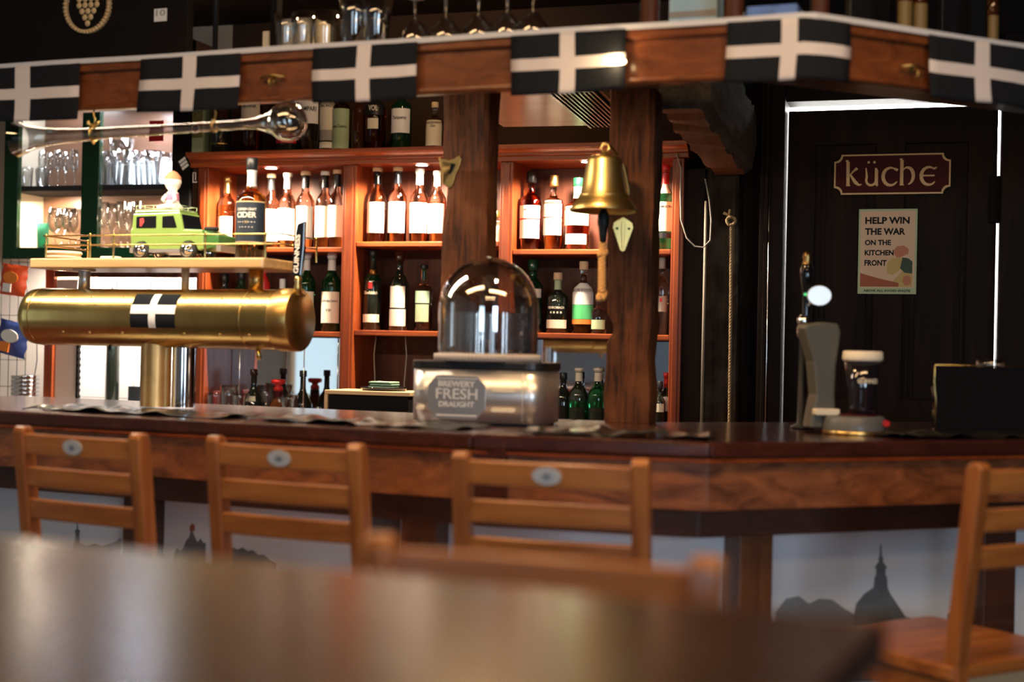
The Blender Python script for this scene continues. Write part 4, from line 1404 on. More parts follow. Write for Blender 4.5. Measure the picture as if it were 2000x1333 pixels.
barpart('joint_block', FF[0], 928, 985, .955, 1.10, -.010, .03, 'bartop', py=900)
barpart('post', PF[1], 1442, 1510, 0, .91, -.055, -.001, 'barpost', .004, 1100) if False else None
barpart('post', PF[2], 1444, 1510, 0, .895, -.07, -.001, 'barpost', .004, 1100)
barpart('post', PF[2], 1922, 1985, 0, .895, -.06, -.001, 'darkboard', .004, 1100)
barpart('post', PF[0], 783, 852, 0, .895, -.07, -.001, 'barpost', .004, 1030)
barpart('post', PF[0], 240, 300, 0, .895, -.05, -.001, 'darkboard', .004, 1000)


def silhouette(fr, pts, m, th=.0012):
    ps = [fr.uz(px, py, 0) for px, py in pts]
    p_ = fr.w(0, 0, 0) - Vector((O2.x, O2.y, 0))
    mb = MB().prism([(u, z) for u, z in ps], -th, 0)
    return mb.build('mural_print', m, bar, p_, fr.a)


silhouette(PF[2], [(1668, 1333), (1668, 1200), (1672, 1180), (1688, 1160), (1706, 1148), (1708, 1128), (1711, 1124), (1711, 1112), (1708, 1110), (1712, 1103), (1716, 1098), (1715, 1092), (1718, 1086), (1719, 1064), (1720.5, 1064), (1722, 1086), (1725, 1092), (1724, 1098), (1728, 1103), (1732, 1110), (1729, 1112), (1729, 1124), (1732, 1128), (1733, 1148), (1738, 1160), (1768, 1205), (1790, 1210), (1790, 1333)], 'skyline')
silhouette(PF[2], [(1515, 1333), (1515, 1195), (1535, 1170), (1560, 1165), (1580, 1180), (1600, 1170), (1625, 1172), (1650, 1190), (1668, 1200), (1668, 1333)], 'skyline_far', .0006)
silhouette(PF[2], [(1850, 1333), (1850, 1200), (1890, 1180), (1920, 1145), (1921, 1333)], 'skyline')
silhouette(PF[0], [(140, 1110), (144, 1062), (147, 1060), (148, 1042), (146, 1038), (150, 1034), (151, 1018), (153, 1034), (157, 1038), (155, 1042), (156, 1060), (170, 1066), (185, 1062), (200, 1066), (222, 1060), (236, 1052), (236, 1110)], 'skyline')
silhouette(PF[0], [(336, 1130), (340, 1082), (346, 1070), (352, 1076), (358, 1072), (364, 1056), (370, 1050), (374, 1032), (380, 1048), (386, 1060), (392, 1052), (398, 1062), (402, 1060), (402, 1130)], 'skyline')
silhouette(PF[0], [(371, 1038), (371, 1028), (376, 1023), (381, 1028), (380, 1038)], mat('rust', (.35, .12, .08), .7))
silhouette(PF[0], [(446, 1130), (448, 1076), (456, 1070), (464, 1074), (474, 1070), (484, 1077), (494, 1075), (504, 1084), (516, 1084), (528, 1094), (540, 1100), (540, 1130)], 'skyline')
silhouette(PF[0], [(723, 1130), (723, 1010), (740, 1005), (760, 1012), (782, 1010), (782, 1130)], 'skyline')

# bar mats, wavy runners lying on the bar
def barmat(label, fr, px0, px1, v0, v1, seed):
    rnd = random.Random(seed)
    a, b = fr.U(px0, 830, v0), fr.U(px1, 830, v0)
    n, k = 60, 10
    vs, fs = [], []
    p1, p2 = rnd.uniform(0, 6), rnd.uniform(0, 6)
    for j in range(k + 1):
        for i in range(n + 1):
            s_ = i / n
            z = .005 + .0045 * (math.sin(s_ * 19 + p1) + .7 * math.sin(s_ * 41 + p2 + j * .25)) * (.5 + .5 * math.sin(s_ * PI))
            z += .004 * math.sin(j * .9 + s_ * 6 + p2)
            vs.append((s_ * (b - a), (v1 - v0) * j / k + .006 * math.sin(s_ * 9 + p1), max(z, .0012)))
    for j in range(k):
        for i in range(n):
            fs.append((j * (n + 1) + i, j * (n + 1) + i + 1, (j + 1) * (n + 1) + i + 1, (j + 1) * (n + 1) + i))
    o = MB().add(vs, fs, 0, True).build('bar_mat', 'barmat', None, fr.w(a, v0, 1.1215), fr.a)
    m_ = o.modifiers.new('solid', 'SOLIDIFY')
    m_.thickness = .0022
    m_.offset = 1
    return tag(o, label, 'bar mat', 'dark bar runners on the counter edge')


EF = [Fr.two(BAR[i], BAR[i + 1]) for i in range(3)]
barmat('wavy dark bar runner in front of the brass tap tower', EF[0], 40, 430, .07, .27, 1)
barmat('wavy dark bar runner between the tap tower and the beer dispenser', EF[0], 478, 888, .07, .27, 2)
barmat('wavy dark bar runner in front of the bell post', EF[1], 1012, 1385, .06, .25, 3)
barmat('wavy dark bar runner at the right edge below the black screen', EF[2], 1765, 2090, .06, .25, 4)

# ------------------------------------------------------------------ the two old posts, bell
zp = 1.1205
p = P(912, 700, 4.0)
timber('timber_post', 'thick rough old timber post behind the beer dispenser', 95 * 4.0 / FOC / 2, .058, zp, 2.042, (p.x, p.y, 0), R(-14), notch=((1.42, .10, 1, .012), (1.75, .12, -1, .012)), seed=11)
p = P(1234, 700, 3.98)
post2 = timber('timber_post', 'slimmer rough timber post carrying the brass bell', 92 * 3.98 / FOC / 2, .065, zp, 2.042, (p.x, p.y, 0), R(-14), notch=((1.38, .05, -1, .020), (1.30, .12, 1, .008)), seed=21)
PX, PY = p.x, p.y
# harp emblem on post 1
q = P(880, 336, 3.912)
t = thing('harp_plaque', 'small brass harp plaque on the thick timber post', 'plaque', (q.x, q.y, q.z), R(-14))
sc = 3.915 / FOC
H_ = [(-22, 28), (-12, 24), (0, 22), (10, 25), (20, 31), (24, 24), (19, 6), (12, -8), (9, -20), (5, -30), (-1, -34), (-5, -29), (-14, -24), (-15, -6), (-19, 10)]
MB().prism([(x * sc, z * sc) for x, z in H_], -.012, .004).build('frame', 'brass_dull', t, bevel=.0015)
MB().prism([(x * sc, z * sc) for x, z in [(4, 16), (12, 14), (7, 2), (1, -6), (-2, -2)]], -.0135, -.012).build('opening', 'blackmatt', t)
mb = MB()
for k in range(6):
    mb.tube(((-13 + k * 3) * sc, -.0135, (20 - k) * sc), ((-11 + k * 2.2) * sc, -.0135, (-22 + k * 4) * sc), .0009, n=6)
mb.build('string', 'brass_dull', t)

# bell
bp = P(1181, 309, 3.78)
bs = 3.78 / FOC
t = thing('brass_bell', 'large brass bell hanging on the slim timber post', 'bell', (bp.x, bp.y, bp.z), 0)
outer = [(0.5, 3), (29, 3), (33.5, 0), (35, -6), (37.5, -28), (41, -50), (45, -66), (50, -76), (53, -82), (59, -90), (67.5, -102), (66.5, -105)]
inner = [(60, -103), (50, -88), (43, -74), (38, -56), (33, -30), (29, -10), (24, -6), (.5, -6)]
mb = MB()
mb.lathe([(r * bs, z * bs) for r, z in outer + inner], 48)
mb.build('bell_body', 'brass_bell', t)
mb = MB()
mb.lathe([(r * bs, z * bs) for r, z in [(48.2, -72), (50.5, -74), (50.2, -76)]], 48)
mb.lathe([(r * bs, z * bs) for r, z in [(53.4, -82), (56, -84), (57.5, -87)]], 48)
mb.build('ring_moulding', 'brass_bell', t)
mb = MB()
mb.lathe([(r * bs, z * bs) for r, z in [(.5, 14), (6, 13), (8, 8), (12, 4), (14, 1), (.5, 1)]], 20)
mb.path([(0, -.0, 12 * bs), (-8 * bs, 0, 18 * bs), (-4 * bs, 0, 28 * bs), (6 * bs, 0, 27 * bs), (9 * bs, 0, 18 * bs), (2 * bs, 0, 11 * bs)], 2.6 * bs, 8)
mb.build('crown', 'brass_bell', t)
mb = MB()
mb.tube((0, 0, -8 * bs), (0, 0, -100 * bs), 3 * bs, n=10)
mb.lathe([(r * bs, z * bs) for r, z in [(.5, -96), (5, -99), (11, -112), (12, -128), (9, -138), (8, -150), (6, -165), (.5, -168)]], 20)
mb.build('clapper', 'iron', t)
mb = MB()
twist(mb, [(0, 0, -166 * bs), (-1 * bs, 0, -200 * bs), (0, 0, -262 * bs)], 4.4 * bs, 3.9 * bs, 90, 5)
for k in range(6):
    mb.path([(8 * bs * math.cos(k + a), 7 * bs * math.sin(a * 1.5 + k), (-186 + 5 * math.sin(a * 2 + k)) * bs) for a in (0, 1, 2, 3)], 3.6 * bs, 8)
    mb.path([(8 * bs * math.cos(k + a), 7 * bs * math.sin(a * 1.5 + k), (-270 + 8 * math.sin(a * 2 + k)) * bs) for a in (0, 1, 2, 3)], 4.0 * bs, 8)
mb.path([(4 * bs, 0, -180 * bs), (9 * bs, 0, -186 * bs)], 4 * bs, 8)
mb.build('bell_rope', 'rope', t)
# bracket: swan neck arm + shield plate on post
mb = MB()
yb = (PY - bp.y) - .068
mb.path([(0, 0, 26 * bs), (4 * bs, yb * .3, 34 * bs), (20 * bs, yb * .8, 30 * bs), (44 * bs, yb * .97, 0), (56 * bs, yb * .97, -50 * bs), (55 * bs, yb * .97, -104 * bs)], 3.2 * bs, 10)
mb.build('bracket_arm', 'brass_dull', t)
mb = MB()
cxp = 46 * bs
pts = [(-19, 26), (0, 38), (19, 26), (21, 16), (5, -30), (0, -33), (-5, -30), (-21, 16)]
mb.prism([(cxp + x * bs, (-143 + z) * bs) for x, z in pts], yb - .002, yb + .010)
mb.prism([(cxp + x * bs, (-143 + z) * bs) for x, z in [(-4, 27), (4, 27), (2, -27), (-2, -27)]], yb - .006, yb - .0019)
mb.build('wall_plate', 'brass_bell', t, bevel=.001)
mb = MB()
for x, z in ((12, 14), (-12, 14), (0, -22)):
    mb.disc(cxp + x * bs, (-143 + z) * bs, yb - .0045, 2.6 * bs, 2.6 * bs, th=.003)
mb.build('screw', 'iron', t)

# ------------------------------------------------------------------ canopy
O3 = c2.copy()
can = thing('canopy', 'wooden canopy with polished moulded front board above the bar', 'canopy', (O3.x, O3.y, 1.92), 0)
CZ1, CZ0 = 2.063 - 1.92, 0.010
for i in range(2):
    mb = MB()
    strip(mb, CAN, .0, .02, .0255, CZ1, i, i + 1, O3)
    mb.build('front_board', 'pelmet', can, bevel=.002)
    mb = MB()
    strip(mb, CAN, -.012, .0, CZ1 - .030, CZ1, i, i + 1, O3)
    mb.build('top_moulding', 'pelmet', can, bevel=.004)
    mb = MB()
    strip(mb, CAN, -.012, .025, CZ0, .026, i, i + 1, O3)
    mb.build('bottom_moulding', 'pelmet', can, bevel=.008, seg=3)
    mb = MB()
    strip(mb, CAN, .02, .55, CZ1 - .02, CZ1 - .001, i, i + 1, O3)
    mb.build('shelf_board', 'darkboard', can)
    mb = MB()
    strip(mb, CAN, .55, .60, CZ1 - .02, CZ1 + .02, i, i + 1, O3)
    mb.build('rear_rail', 'darkboard', can)
# hanging rods of the canopy to the ceiling
for px, Y in ((422, 4.05), (1735, 3.6)):
    p = P(px, 0, Y)
    MB().tube((p.x - O3.x, p.y - O3.y, CZ1), (p.x - O3.x, p.y - O3.y, 2.75 - 1.92), .008, n=8).build('hanging_rod', 'iron', can)

CF = [Fr.two(CAN[0], CAN[1]), Fr.two(CAN[1], CAN[2])]
CV = -.018
sa_, sb_ = CF[0].U(-330, 150, .16), CF[0].U(640, 150, .16)
t = thing('canopy_light_strip', 'long warm lamp strip fixed under the canopy above the tap tower', 'lamp', CF[0].w((sa_ + sb_) / 2, .16, 2.042), CF[0].a)
MB().box((sa_ - sb_) / 2, (sb_ - sa_) / 2, -.02, .02, -.02, -.0005).build('housing', 'white', t, bevel=.002)
l_ = light('AREA', 'canopy_strip_light', CF[0].w((sa_ + sb_) / 2, .16, 2.015), CF[0].w((sa_ + sb_) / 2, .42, 1.45), 25, WARMW, sb_ - sa_, .035)
l_.rotation_euler = (Matrix.Rotation(CF[0].a, 3, 'Z') @ Matrix.Rotation(R(25), 3, 'X')).to_euler()
UC = (CAN[1] - CAN[0]).length       # arc length of the corner


def can_s(px, py):
    u, z = CF[0].uz(px, py, CV)
    if u <= UC:
        return u, z
    u2, z2 = CF[1].uz(px, py, CV)
    return UC + max(u2, 0), z2


def can_p(s, v, z):
    if s <= UC:
        p = CF[0].w(s, v, z)
    else:
        p = CF[1].w(s - UC, v, z)
    return p


# bunting
t = thing('bunting', 'bunting of black flags with white crosses along the canopy', 'bunting', (O3.x, O3.y, 2.05), 0)
ob = Vector((O3.x, O3.y, 2.05))
mb = MB()
n = 120
s0, s1 = can_s(-40, 130)[0], can_s(2090, 100)[0]
vs, fs = [], []
for i in range(n + 1):
    s_ = s0 + (s1 - s0) * i / n
    for z, v in ((2.067, CV - .001), (2.054, CV - .001), (2.054, CV + .001), (2.067, CV + .001)):
        vs.append(can_p(s_, v, z + .001 * math.sin(s_ * 9)) - ob)
for i in range(n):
    for k in range(4):
        fs.append((i * 4 + k, i * 4 + (k + 1) % 4, (i + 1) * 4 + (k + 1) % 4, (i + 1) * 4 + k))
MB().add(vs, fs).build('tape', mat('tape', (.55, .57, .62), .6), t)
flags = [(-62, 158, 240, 237), (276, 471, 222, 222), (612, 816, 203, 203), (998, 1222, 188, 186), (1420, 1660, 163, 165), (1812, 2018, 190, 210)]
for k, (x0, x1, yb0, yb1) in enumerate(flags):
    sa, _ = can_s(x0, 100)
    sb, _ = can_s(x1, 100)
    wd = sb - sa
    za = can_s(max(x0, 5), yb0)[1]
    ht = 2.055 - za
    xs = [0, .1, .2, .3, .38, .435, .565, .62, .7, .8, .9, 1]
    zs = [0, .08, .16, .26, .36, .40, .60, .64, .74, .84, .92, 1]
    vs, fs, ms = [], [], []
    for j, fz in enumerate(zs):
        for i, fx in enumerate(xs):
            s_ = sa + wd * fx + .004 * fz * math.sin(k * 2 + fz * 3)
            wv_ = -.002 - fz * (.004 + .005 * math.sin(fx * 9 + k * 1.7)) + .0015 * math.sin(fx * 23 + k)
            vs.append(can_p(s_, CV + min(wv_, -.0005), 2.0555 - ht * fz + .002 * math.sin(fx * 5 + k) * fz) - ob)
    nx = len(xs)
    mb = MB()
    mb.add(vs, [], 0)
    for j in range(len(zs) - 1):
        for i in range(nx - 1):
            mb.f.append((j * nx + i, j * nx + i + 1, (j + 1) * nx + i + 1, (j + 1) * nx + i))
            cxm = (xs[i] + xs[i + 1]) / 2
            czm = (zs[j] + zs[j + 1]) / 2
            mb.m.append(1 if .43 < cxm < .57 or .40 < czm < .60 else 0)
            mb.s.append(True)
    o = mb.build('flag', ['flag_black', 'flag_white'], t, recalc=False)
    m_ = o.modifiers.new('solid', 'SOLIDIFY')
    m_.thickness = .0008

# brass hooks on the canopy
for k, (px, py) in enumerate(((530, 153), (1787, 135))):
    s_, z = can_s(px, py)
    fr = CF[0] if s_ <= UC else CF[1]
    t = thing('brass_hook', 'x', 'hook', can_p(s_, -.0005, z), fr.a, 'hooks on the canopy board')
    t['label'] = 'small dark brass hook on the canopy board ' + ('between the second and third flags', 'between the corner flag and the last flag')[k]
    MB().disc(0, 0, -.006, .007, .010, th=.006).build('plate', 'brass_dull', t)
    MB().path([(0, -.006, 0), (0, -.02, .002), (0, -.03, -.01), (0, -.024, -.024), (0, -.014, -.022)], .0028, 8).build('hook', 'brass_dull', t)
    MB().path([(-.034, -.012, .003), (0, -.018, .009), (.034, -.012, .003)], .0042, 8).build('crossbar', 'brass_dull', t)
# small bright bulb at the end of the fourth flag
s_, z = can_s(1224, 123)
t = thing('canopy_bulb', 'small glowing warm bulb on the canopy at the fourth flag', 'lamp', can_p(s_ - .004, CV - .006, z), CF[0].a)
MB().tube((.0, .017, 0), (0, -.006, 0), .005, n=12).build('socket', 'brass_dull', t)
mb = MB()
mb.M = Matrix.Translation((-.004, -.012, 0)) @ Matrix.Rotation(R(90), 4, 'Y')
mb.lathe([(.0002, -.012), (.004, -.010), (.0065, -.003), (.0055, .006), (.0002, .012)], 16)
mb.build('bulb', 'lampwarm', t)
light('POINT', 'canopy_bulb_light', can_p(s_ - .02, CV - .03, z), (0, 0, 0), .55, (1, .66, .32), .006)

# soffit panel & vent above the walkway
mb = MB()
so = Fr(*P(1000, 250, 5.0).xy, -14)
a_, b_ = so.U(1000, 250), so.U(1240, 250)
t = thing('soffit_panel', 'pale wooden soffit panel above the walkway behind the posts', 'panel', so.w(a_, 0, 2.098), so.a)
MB().box(-.03, b_ - a_, -.78, 0, 0, .02).build('board', 'lightwood', t)
mb = MB()
x0 = so.U(1105, 200) - a_ + .10
mb.box(x0, b_ - a_ - .01, -.70, -.03, -.004, -.0005)
mb.build('vent_back', 'blackmatt', t)
mb = MB()
for k in range(12):
    x = x0 + .008 + k * .015
    if x < b_ - a_ - .015:
        mb.box(x, x + .004, -.70, -.03, -.012, -.0045)
mb.box(x0 - .008, x0, -.71, -.02, -.014, -.0005)
mb.box(x0, b_ - a_ - .01, -.71, -.702, -.014, -.0005)
mb.build('vent_slat', 'darkboard', t)

# beam going back
A = P(1300, 190, 4.06); B_ = P(1400, 332, 5.42)
d_ = Vector((B_.x - A.x, B_.y - A.y))
bf = Fr(A.x, A.y, math.degrees(math.atan2(d_.y, d_.x)) - 90)
t = thing('ceiling_beam', 'heavy rough oak beam running back from the bell post to the wall', 'beam', (A.x, A.y, 2.0), bf.a)
mb = MB()
n = 24
rnd = random.Random(3)
pl = [(-.01, 0), (.10, 0), (.135, .02), (.14, .12), (.138, .24), (.0, .24), (-.012, .12)]
vs, fs = [], []
for j in range(n + 1):
    for (x, z) in pl:
        vs.append((x + rnd.uniform(-.006, .006), -.06 + (d_.length + .10) * j / n, z + rnd.uniform(-.006, .006) + (.006 * math.sin(j * .9))))
c_ = len(pl)
mb.add(vs, [], 0)
for j in range(n):
    for i in range(c_):
        mb.f.append((j * c_ + i, j * c_ + (i + 1) % c_, (j + 1) * c_ + (i + 1) % c_, (j + 1) * c_ + i))
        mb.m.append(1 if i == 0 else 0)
        mb.s.append(False)
mb.f += [tuple(range(c_ - 1, -1, -1)), tuple(range(n * c_, n * c_ + c_))]
mb.m += [0, 0]; mb.s += [False, False]
mb.build('timber', ['beam', 'beam_under'], t)

# ------------------------------------------------------------------ yard glass hanging under the canopy
ya, yb_ = P(34, 272, 3.86), P(556, 238, 3.60)
t = thing('yard_glass', 'long horizontal yard-of-ale glass with round bulb hanging under the canopy', 'yard glass', ((ya.x + yb_.x) / 2, (ya.y + yb_.y) / 2, (ya.z + yb_.z) / 2), 0)
mid = (ya + yb_) / 2
ax = (yb_ - ya)
Ly = ax.length
rotm = ax.normalized().to_track_quat('Z', 'Y').to_matrix().to_4x4()
sc = 3.75 / FOC
prof = [(36, 0), (34, 4), (26, 22), (20, 45), (15.5, 80), (13.5, 120), (12, 160), (10.5, 250), (9, 340), (8.5, 430), (10, 462), (16, 480)]
k = Ly / (515 * sc)
prof = [(r * sc, (z) * sc * k) for r, z in prof]
cb = 520 * sc * k
rb = 37 * sc
prof += [(rb * math.sin(R(a)), cb - rb * math.cos(R(a))) for a in range(38, 181, 12)]
inn = [(max(r - .0016, .0003), z) for r, z in prof][::-1]
mb = MB()
mb.M = Matrix.Translation(ya - mid) @ rotm
mb.lathe(prof[:-1] + [(.0003, prof[-1][1])], 36)
mb.lathe(inn, 36)
mb.build('glass', 'yardglass', t)
h0 = P(190, 250, 3.80) - mid
mb = MB()
frac = lambda px: (ya + (yb_ - ya) * ((px - 34) / 522)) - mid
for px, m_ in ((190, 'brass'), (425, 'brass_dull')):
    mb = MB()
    cc = frac(px)
    rr = (14.5 if px == 190 else 10.5) * sc
    uu = rotm.to_3x3() @ Vector((1, 0, 0)); vv = rotm.to_3x3() @ Vector((0, 1, 0))
    mb.path([cc + (uu * math.cos(q_ * PI / 9) + vv * math.sin(q_ * PI / 9)) * rr for q_ in range(19)], .003, 8)
    top = Vector((cc.x, cc.y, 1.935 - mid.z)) if px == 190 else Vector((cc.x, cc.y, 2.05 - mid.z))
    mb.path([cc + Vector((0, 0, rr)), cc + Vector((.004, 0, rr + .02)), Vector((cc.x, cc.y, cc.z + rr + .03)), top], .0022, 8)
    if px == 190:
        for dx in (-.014, .014):
            mb.path([cc + Vector((0, -.004, rr)), cc + Vector((dx, -.006, rr + .008)), cc + Vector((dx * .9, -.006, rr + .016))], .004, 8)
        mb.path([cc + Vector((0, -.01, -rr)), cc + Vector((.006, -.012, -rr - .006))], .004, 8)
    mb.build('holder', m_, t)

# ------------------------------------------------------------------ things on top of the canopy
CT = 2.063
GT = 'glasses on top of the canopy'
tl = ('leftmost', 'second', 'third', 'fourth', 'fifth', 'sixth')


def on_can(px, v):
    u = CF[0].U(px, 60, v)
    if u <= UC:
        return CF[0].w(u, v, CT)
    return CF[1].w(CF[1].U(px, 60, v), v, CT)


for k, (px, s_) in enumerate(((560, .8), (592, .8), (636, .92), (692, 1.02), (736, .95))):
    glass('pint', on_can(px, .12 if k != 2 else .2), 'clear beer glass on top of the canopy, %s of the straight ones' % tl[k], GT, sc=s_)
for k, px in enumerate((810, 870, 934, 990, 1040)):
    glass('goblet_down', on_can(px, .14), 'stemmed glass stood upside down on top of the canopy, %s from the left' % tl[k].replace('leftmost', 'first'), 'upside-down stemmed glasses on the canopy', sc=1.0)
# warm lit back card, jars, packs
def on_box(name, label, cat, px0, px1, v, dp, h, m, z0=0, fr=None, bevel=.002):
    fr = fr or CF[0]
    a, b = fr.U(px0, 50, v), fr.U(px1, 50, v)
    o = MB().box(0, b - a, 0, dp, 0, h).build(name, m, None, fr.w(a, v, CT + z0), fr.a, bevel=bevel)
    return tag(o, label, cat)


on_box('cream_carton', 'cream carton behind the straight beer glasses on the canopy', 'carton', 543, 612, .32, .10, .16, 'cream')
on_box('cream_strip_board', 'narrow upright cream board on the canopy left of the glasses', 'board', 513, 526, .28, .02, .12, 'cream')
on_box('frame_board', 'black upright batten on the canopy beside the cream carton', 'board', 527, 540, .26, .03, .4, 'blackmatt')
o = on_box('striped_crate', 'pale blue and grey striped box on the canopy', 'box', 1306, 1400, .25, .1, .2, 'lightblue')
mb = MB()
w_ = CF[0].U(1400, 50, .25) - CF[0].U(1306, 50, .25)
mb.box(.002, w_ - .002, -.001, 0, .028, .045)
mb.box(.002, w_ - .002, -.001, 0, .075, .09)
mb.build('stripe', 'ink_grey', o)
on_box('blue_packet', 'blue and white packet lying on the canopy near its corner', 'packet', 1458, 1556, .09, .1, .052, mat('bluewhite', (.10, .20, .50), .3, var=.9, vscale=22))
for k, (px, lab) in enumerate(((1268, 'small dark glass bottle standing on the canopy left of the striped box'), (1432, 'brown glass bottle on the canopy right of the striped box'), (1600, 'brown bottle on the canopy just right of its corner'), (1765, 'brown bottle with gold label on the canopy, left of a close pair'), (1795, 'brown bottle with gold label on the canopy, right of a close pair'), (1938, 'slim brown bottle on the canopy near the right edge'))):
    p = on_can(px, .15)
    t = thing('canopy_bottle', lab, 'bottle', p, 0, 'brown bottles on the canopy')
    wd_ = (38, 42, 38, 30, 30, 22)[k] * p.y / FOC / 2
    MB().lathe([(.0005, 0), (wd_, .002), (wd_, .15), (wd_ * .4, .19), (wd_ * .35, .25), (.0005, .25)], 24).build('glass', 'bg_brown' if k > 2 else 'bg_dark', t)
    MB().lathe([(wd_ + .0006, .03), (wd_ + .0006, .11)], 18, a0=-R(60), a1=R(60)).build('label', 'oldgold' if k > 2 else 'backwood', t, recalc=False)
o = on_box('dark_picture', 'dark framed picture standing on the canopy at the right', 'picture', 1660, 1740, .30, .02, .35, 'black', fr=CF[1])
o = on_box('dark_picture', 'dark certificate with faint lettering on the canopy behind the last flag', 'picture', 1840, 1925, .30, .02, .35, 'black', fr=CF[1])

# black sign with gold grape ring, top left
fr = Fr(*on_can(180, .25).xy, math.degrees(CF[0].a))
a, _ = fr.uz(-80, 50); b, _ = fr.uz(366, 50)
t = thing('wine_sign', 'black sign board with beaded gold ring and grape cluster on the canopy', 'sign', fr.w(0, 0, CT), fr.a)
MB().box(a, b, 0, .03, 0, .30).build('board', mat('signblack', (.010, .008, .007), .6, spec=.12), t, bevel=.002)
cu, cz_ = fr.uz(173, 12)
cz_ -= CT
rr = 55 * fr.w(0, 0).y / FOC
mb = MB()
n = 44
for i in range(n):
    q_ = 2 * PI * i / n
    mb.path([(cu + rr * math.cos(q_) * .98 + rr * .05 * math.cos(q_ + .9), -.006, cz_ + rr * math.sin(q_)), (cu + rr * .86 * math.cos(q_ + .05), -.006, cz_ + rr * .86 * math.sin(q_ + .05))], rr * .075, 6)
mb.build('ring', 'goldpaint', t)
mb = MB()
rg = rr * .115
for row, cnt_ in enumerate((1, 2, 3, 4, 4)):
    for i in range(cnt_):
        x = cu + (i - (cnt_ - 1) / 2) * rg * 2.2
        z = cz_ - rr * .62 + row * rg * 1.9
        mb.M = Matrix.Translation((x, -.003, z)) @ Matrix.Rotation(R(90), 4, 'X')
        mb.lathe([(.0002, rg * .7), (rg * .6, rg * .55), (rg, 0)], 12)
mb.build('grapes', 'goldpaint', t)
xa, za_ = fr.uz(302, 18); xb, zb2 = fr.uz(326, 41)
MB().box(xa, xb, -.002, 0, zb2 - CT, za_ - CT).build('tag', 'white', t)
mb = MB().text('10', (xa + xb) / 2 + .001, (za_ + zb2) / 2 - CT + .006, -.0025, (xb - xa) * .75, (za_ - zb2) * .5)
mb.build('tag_print', 'ink_grey', t)

# ------------------------------------------------------------------ brass tap tower
ty = TF.o.y
ts = ty / FOC
zaxis = TF.Z(325, 622)
t = thing('brass_tap_tower', 'large brass T-shaped beer tap tower standing on the left of the bar', 'beer tower', TF.w(0, 0, 1.1205), TF.a)
za = zaxis - 1.1205
ul, ur = TF.U(62, 620), TF.U(583, 620)
rt = .0865
mb = MB()
mb.M = Matrix.Translation((0, 0, za)) @ Matrix.Rotation(R(90), 4, 'Y')
L2 = [(.0005, ul + .0), (rt * .80, ul + .004), (rt * .97, ul + .018), (rt, ul + .04), (rt, ur - .0)]
mb.lathe([(r, z) for r, z in L2], 56)
mb.build('tube', 'brass', t)
mb = MB()
mb.M = Matrix.Translation((0, 0, za)) @ Matrix.Rotation(R(90), 4, 'Y')
mb.lathe([(rt + .0025, ur - .055), (rt + .0035, ur - .05), (rt + .0035, ur + .004), (rt + .001, ur + .007), (.0005, ur + .007)], 56)
mb.build('end_cap', 'brass_old', t)
mb = MB()
mb.M = Matrix.Translation((0, 0, za)) @ Matrix.Rotation(R(90), 4, 'Y')
for x in (ul + .052, TF.U(497, 620)):
    mb.lathe([(rt + .0004, x - .002), (rt + .0016, x), (rt + .0004, x + .002)], 56)
mb.build('seam_ring', 'brass_old', t)
for px in (118, 170, 234, 355, 425, 482):
    u = TF.U(px, 635, -rt)
    for ang in (-32, 42):
        q_ = R(ang)
        mb = MB()
        mb.M = Matrix.Translation((u, -rt * math.cos(q_), za + rt * math.sin(q_))) @ Matrix.Rotation(R(90) - q_, 4, 'X')
        mb.lathe([(.0002, .003), (.003, .002), (.0042, 0)], 10)
        mb.build('rivet', 'gold', t)
# column: two pipes
cr = .056
mb = MB()
cu0, cu1 = TF.U(280, 730), TF.U(368, 730)
cm_ = (cu0 + cu1) / 2
mb.lathe([(cr * .78, .004), (cr * .78, za - rt * .35)], 40, c=(cu0 + cr * .80, 0, 0))
mb.build('column', 'brass_col', t)
mb = MB()
mb.lathe([(cr * .62, .004), (cr * .62, za - rt * .3)], 40, c=(cu1 - cr * .62, .03, 0))
mb.build('column_pipe', 'chrome', t)
# flag sticker wrapped on tube
mb = MB()
u0, u1 = TF.U(254, 606, -rt), TF.U(341, 606, -rt)
na = 16
angs = [-20 + 72 * k / na for k in range(na + 1)]
xs = [0, .41, .57, 1]
for i in range(3):
    for k in range(na):
        q0, q1 = R(angs[k]), R(angs[k + 1])
        rr_ = rt + .0009
        x0, x1 = u0 + (u1 - u0) * xs[i], u0 + (u1 - u0) * xs[i + 1]
        mb.add([(x0, -rr_ * math.cos(q0), za + rr_ * math.sin(q0)), (x1, -rr_ * math.cos(q0), za + rr_ * math.sin(q0)), (x1, -rr_ * math.cos(q1), za + rr_ * math.sin(q1)), (x0, -rr_ * math.cos(q1), za + rr_ * math.sin(q1))], [(0, 1, 2, 3)],
               1 if i == 1 or 6 <= k <= 9 else 0, True)
mb.build('flag_sticker', ['flag_black', 'white'], t, recalc=False)
# nozzle below the right end
mb = MB()
u = TF.U(512, 690)
mb.tube((u - .002, -.02, za - rt + .004), (u + .005, -.024, za - rt - .028), .007, n=12)
mb.build('spout', 'brass', t)
u = TF.U(218, 690)
MB().tube((u, -.01, za - rt + .004), (u, -.01, za - rt - .012), .004, n=10).build('drain_screw', 'iron', t)

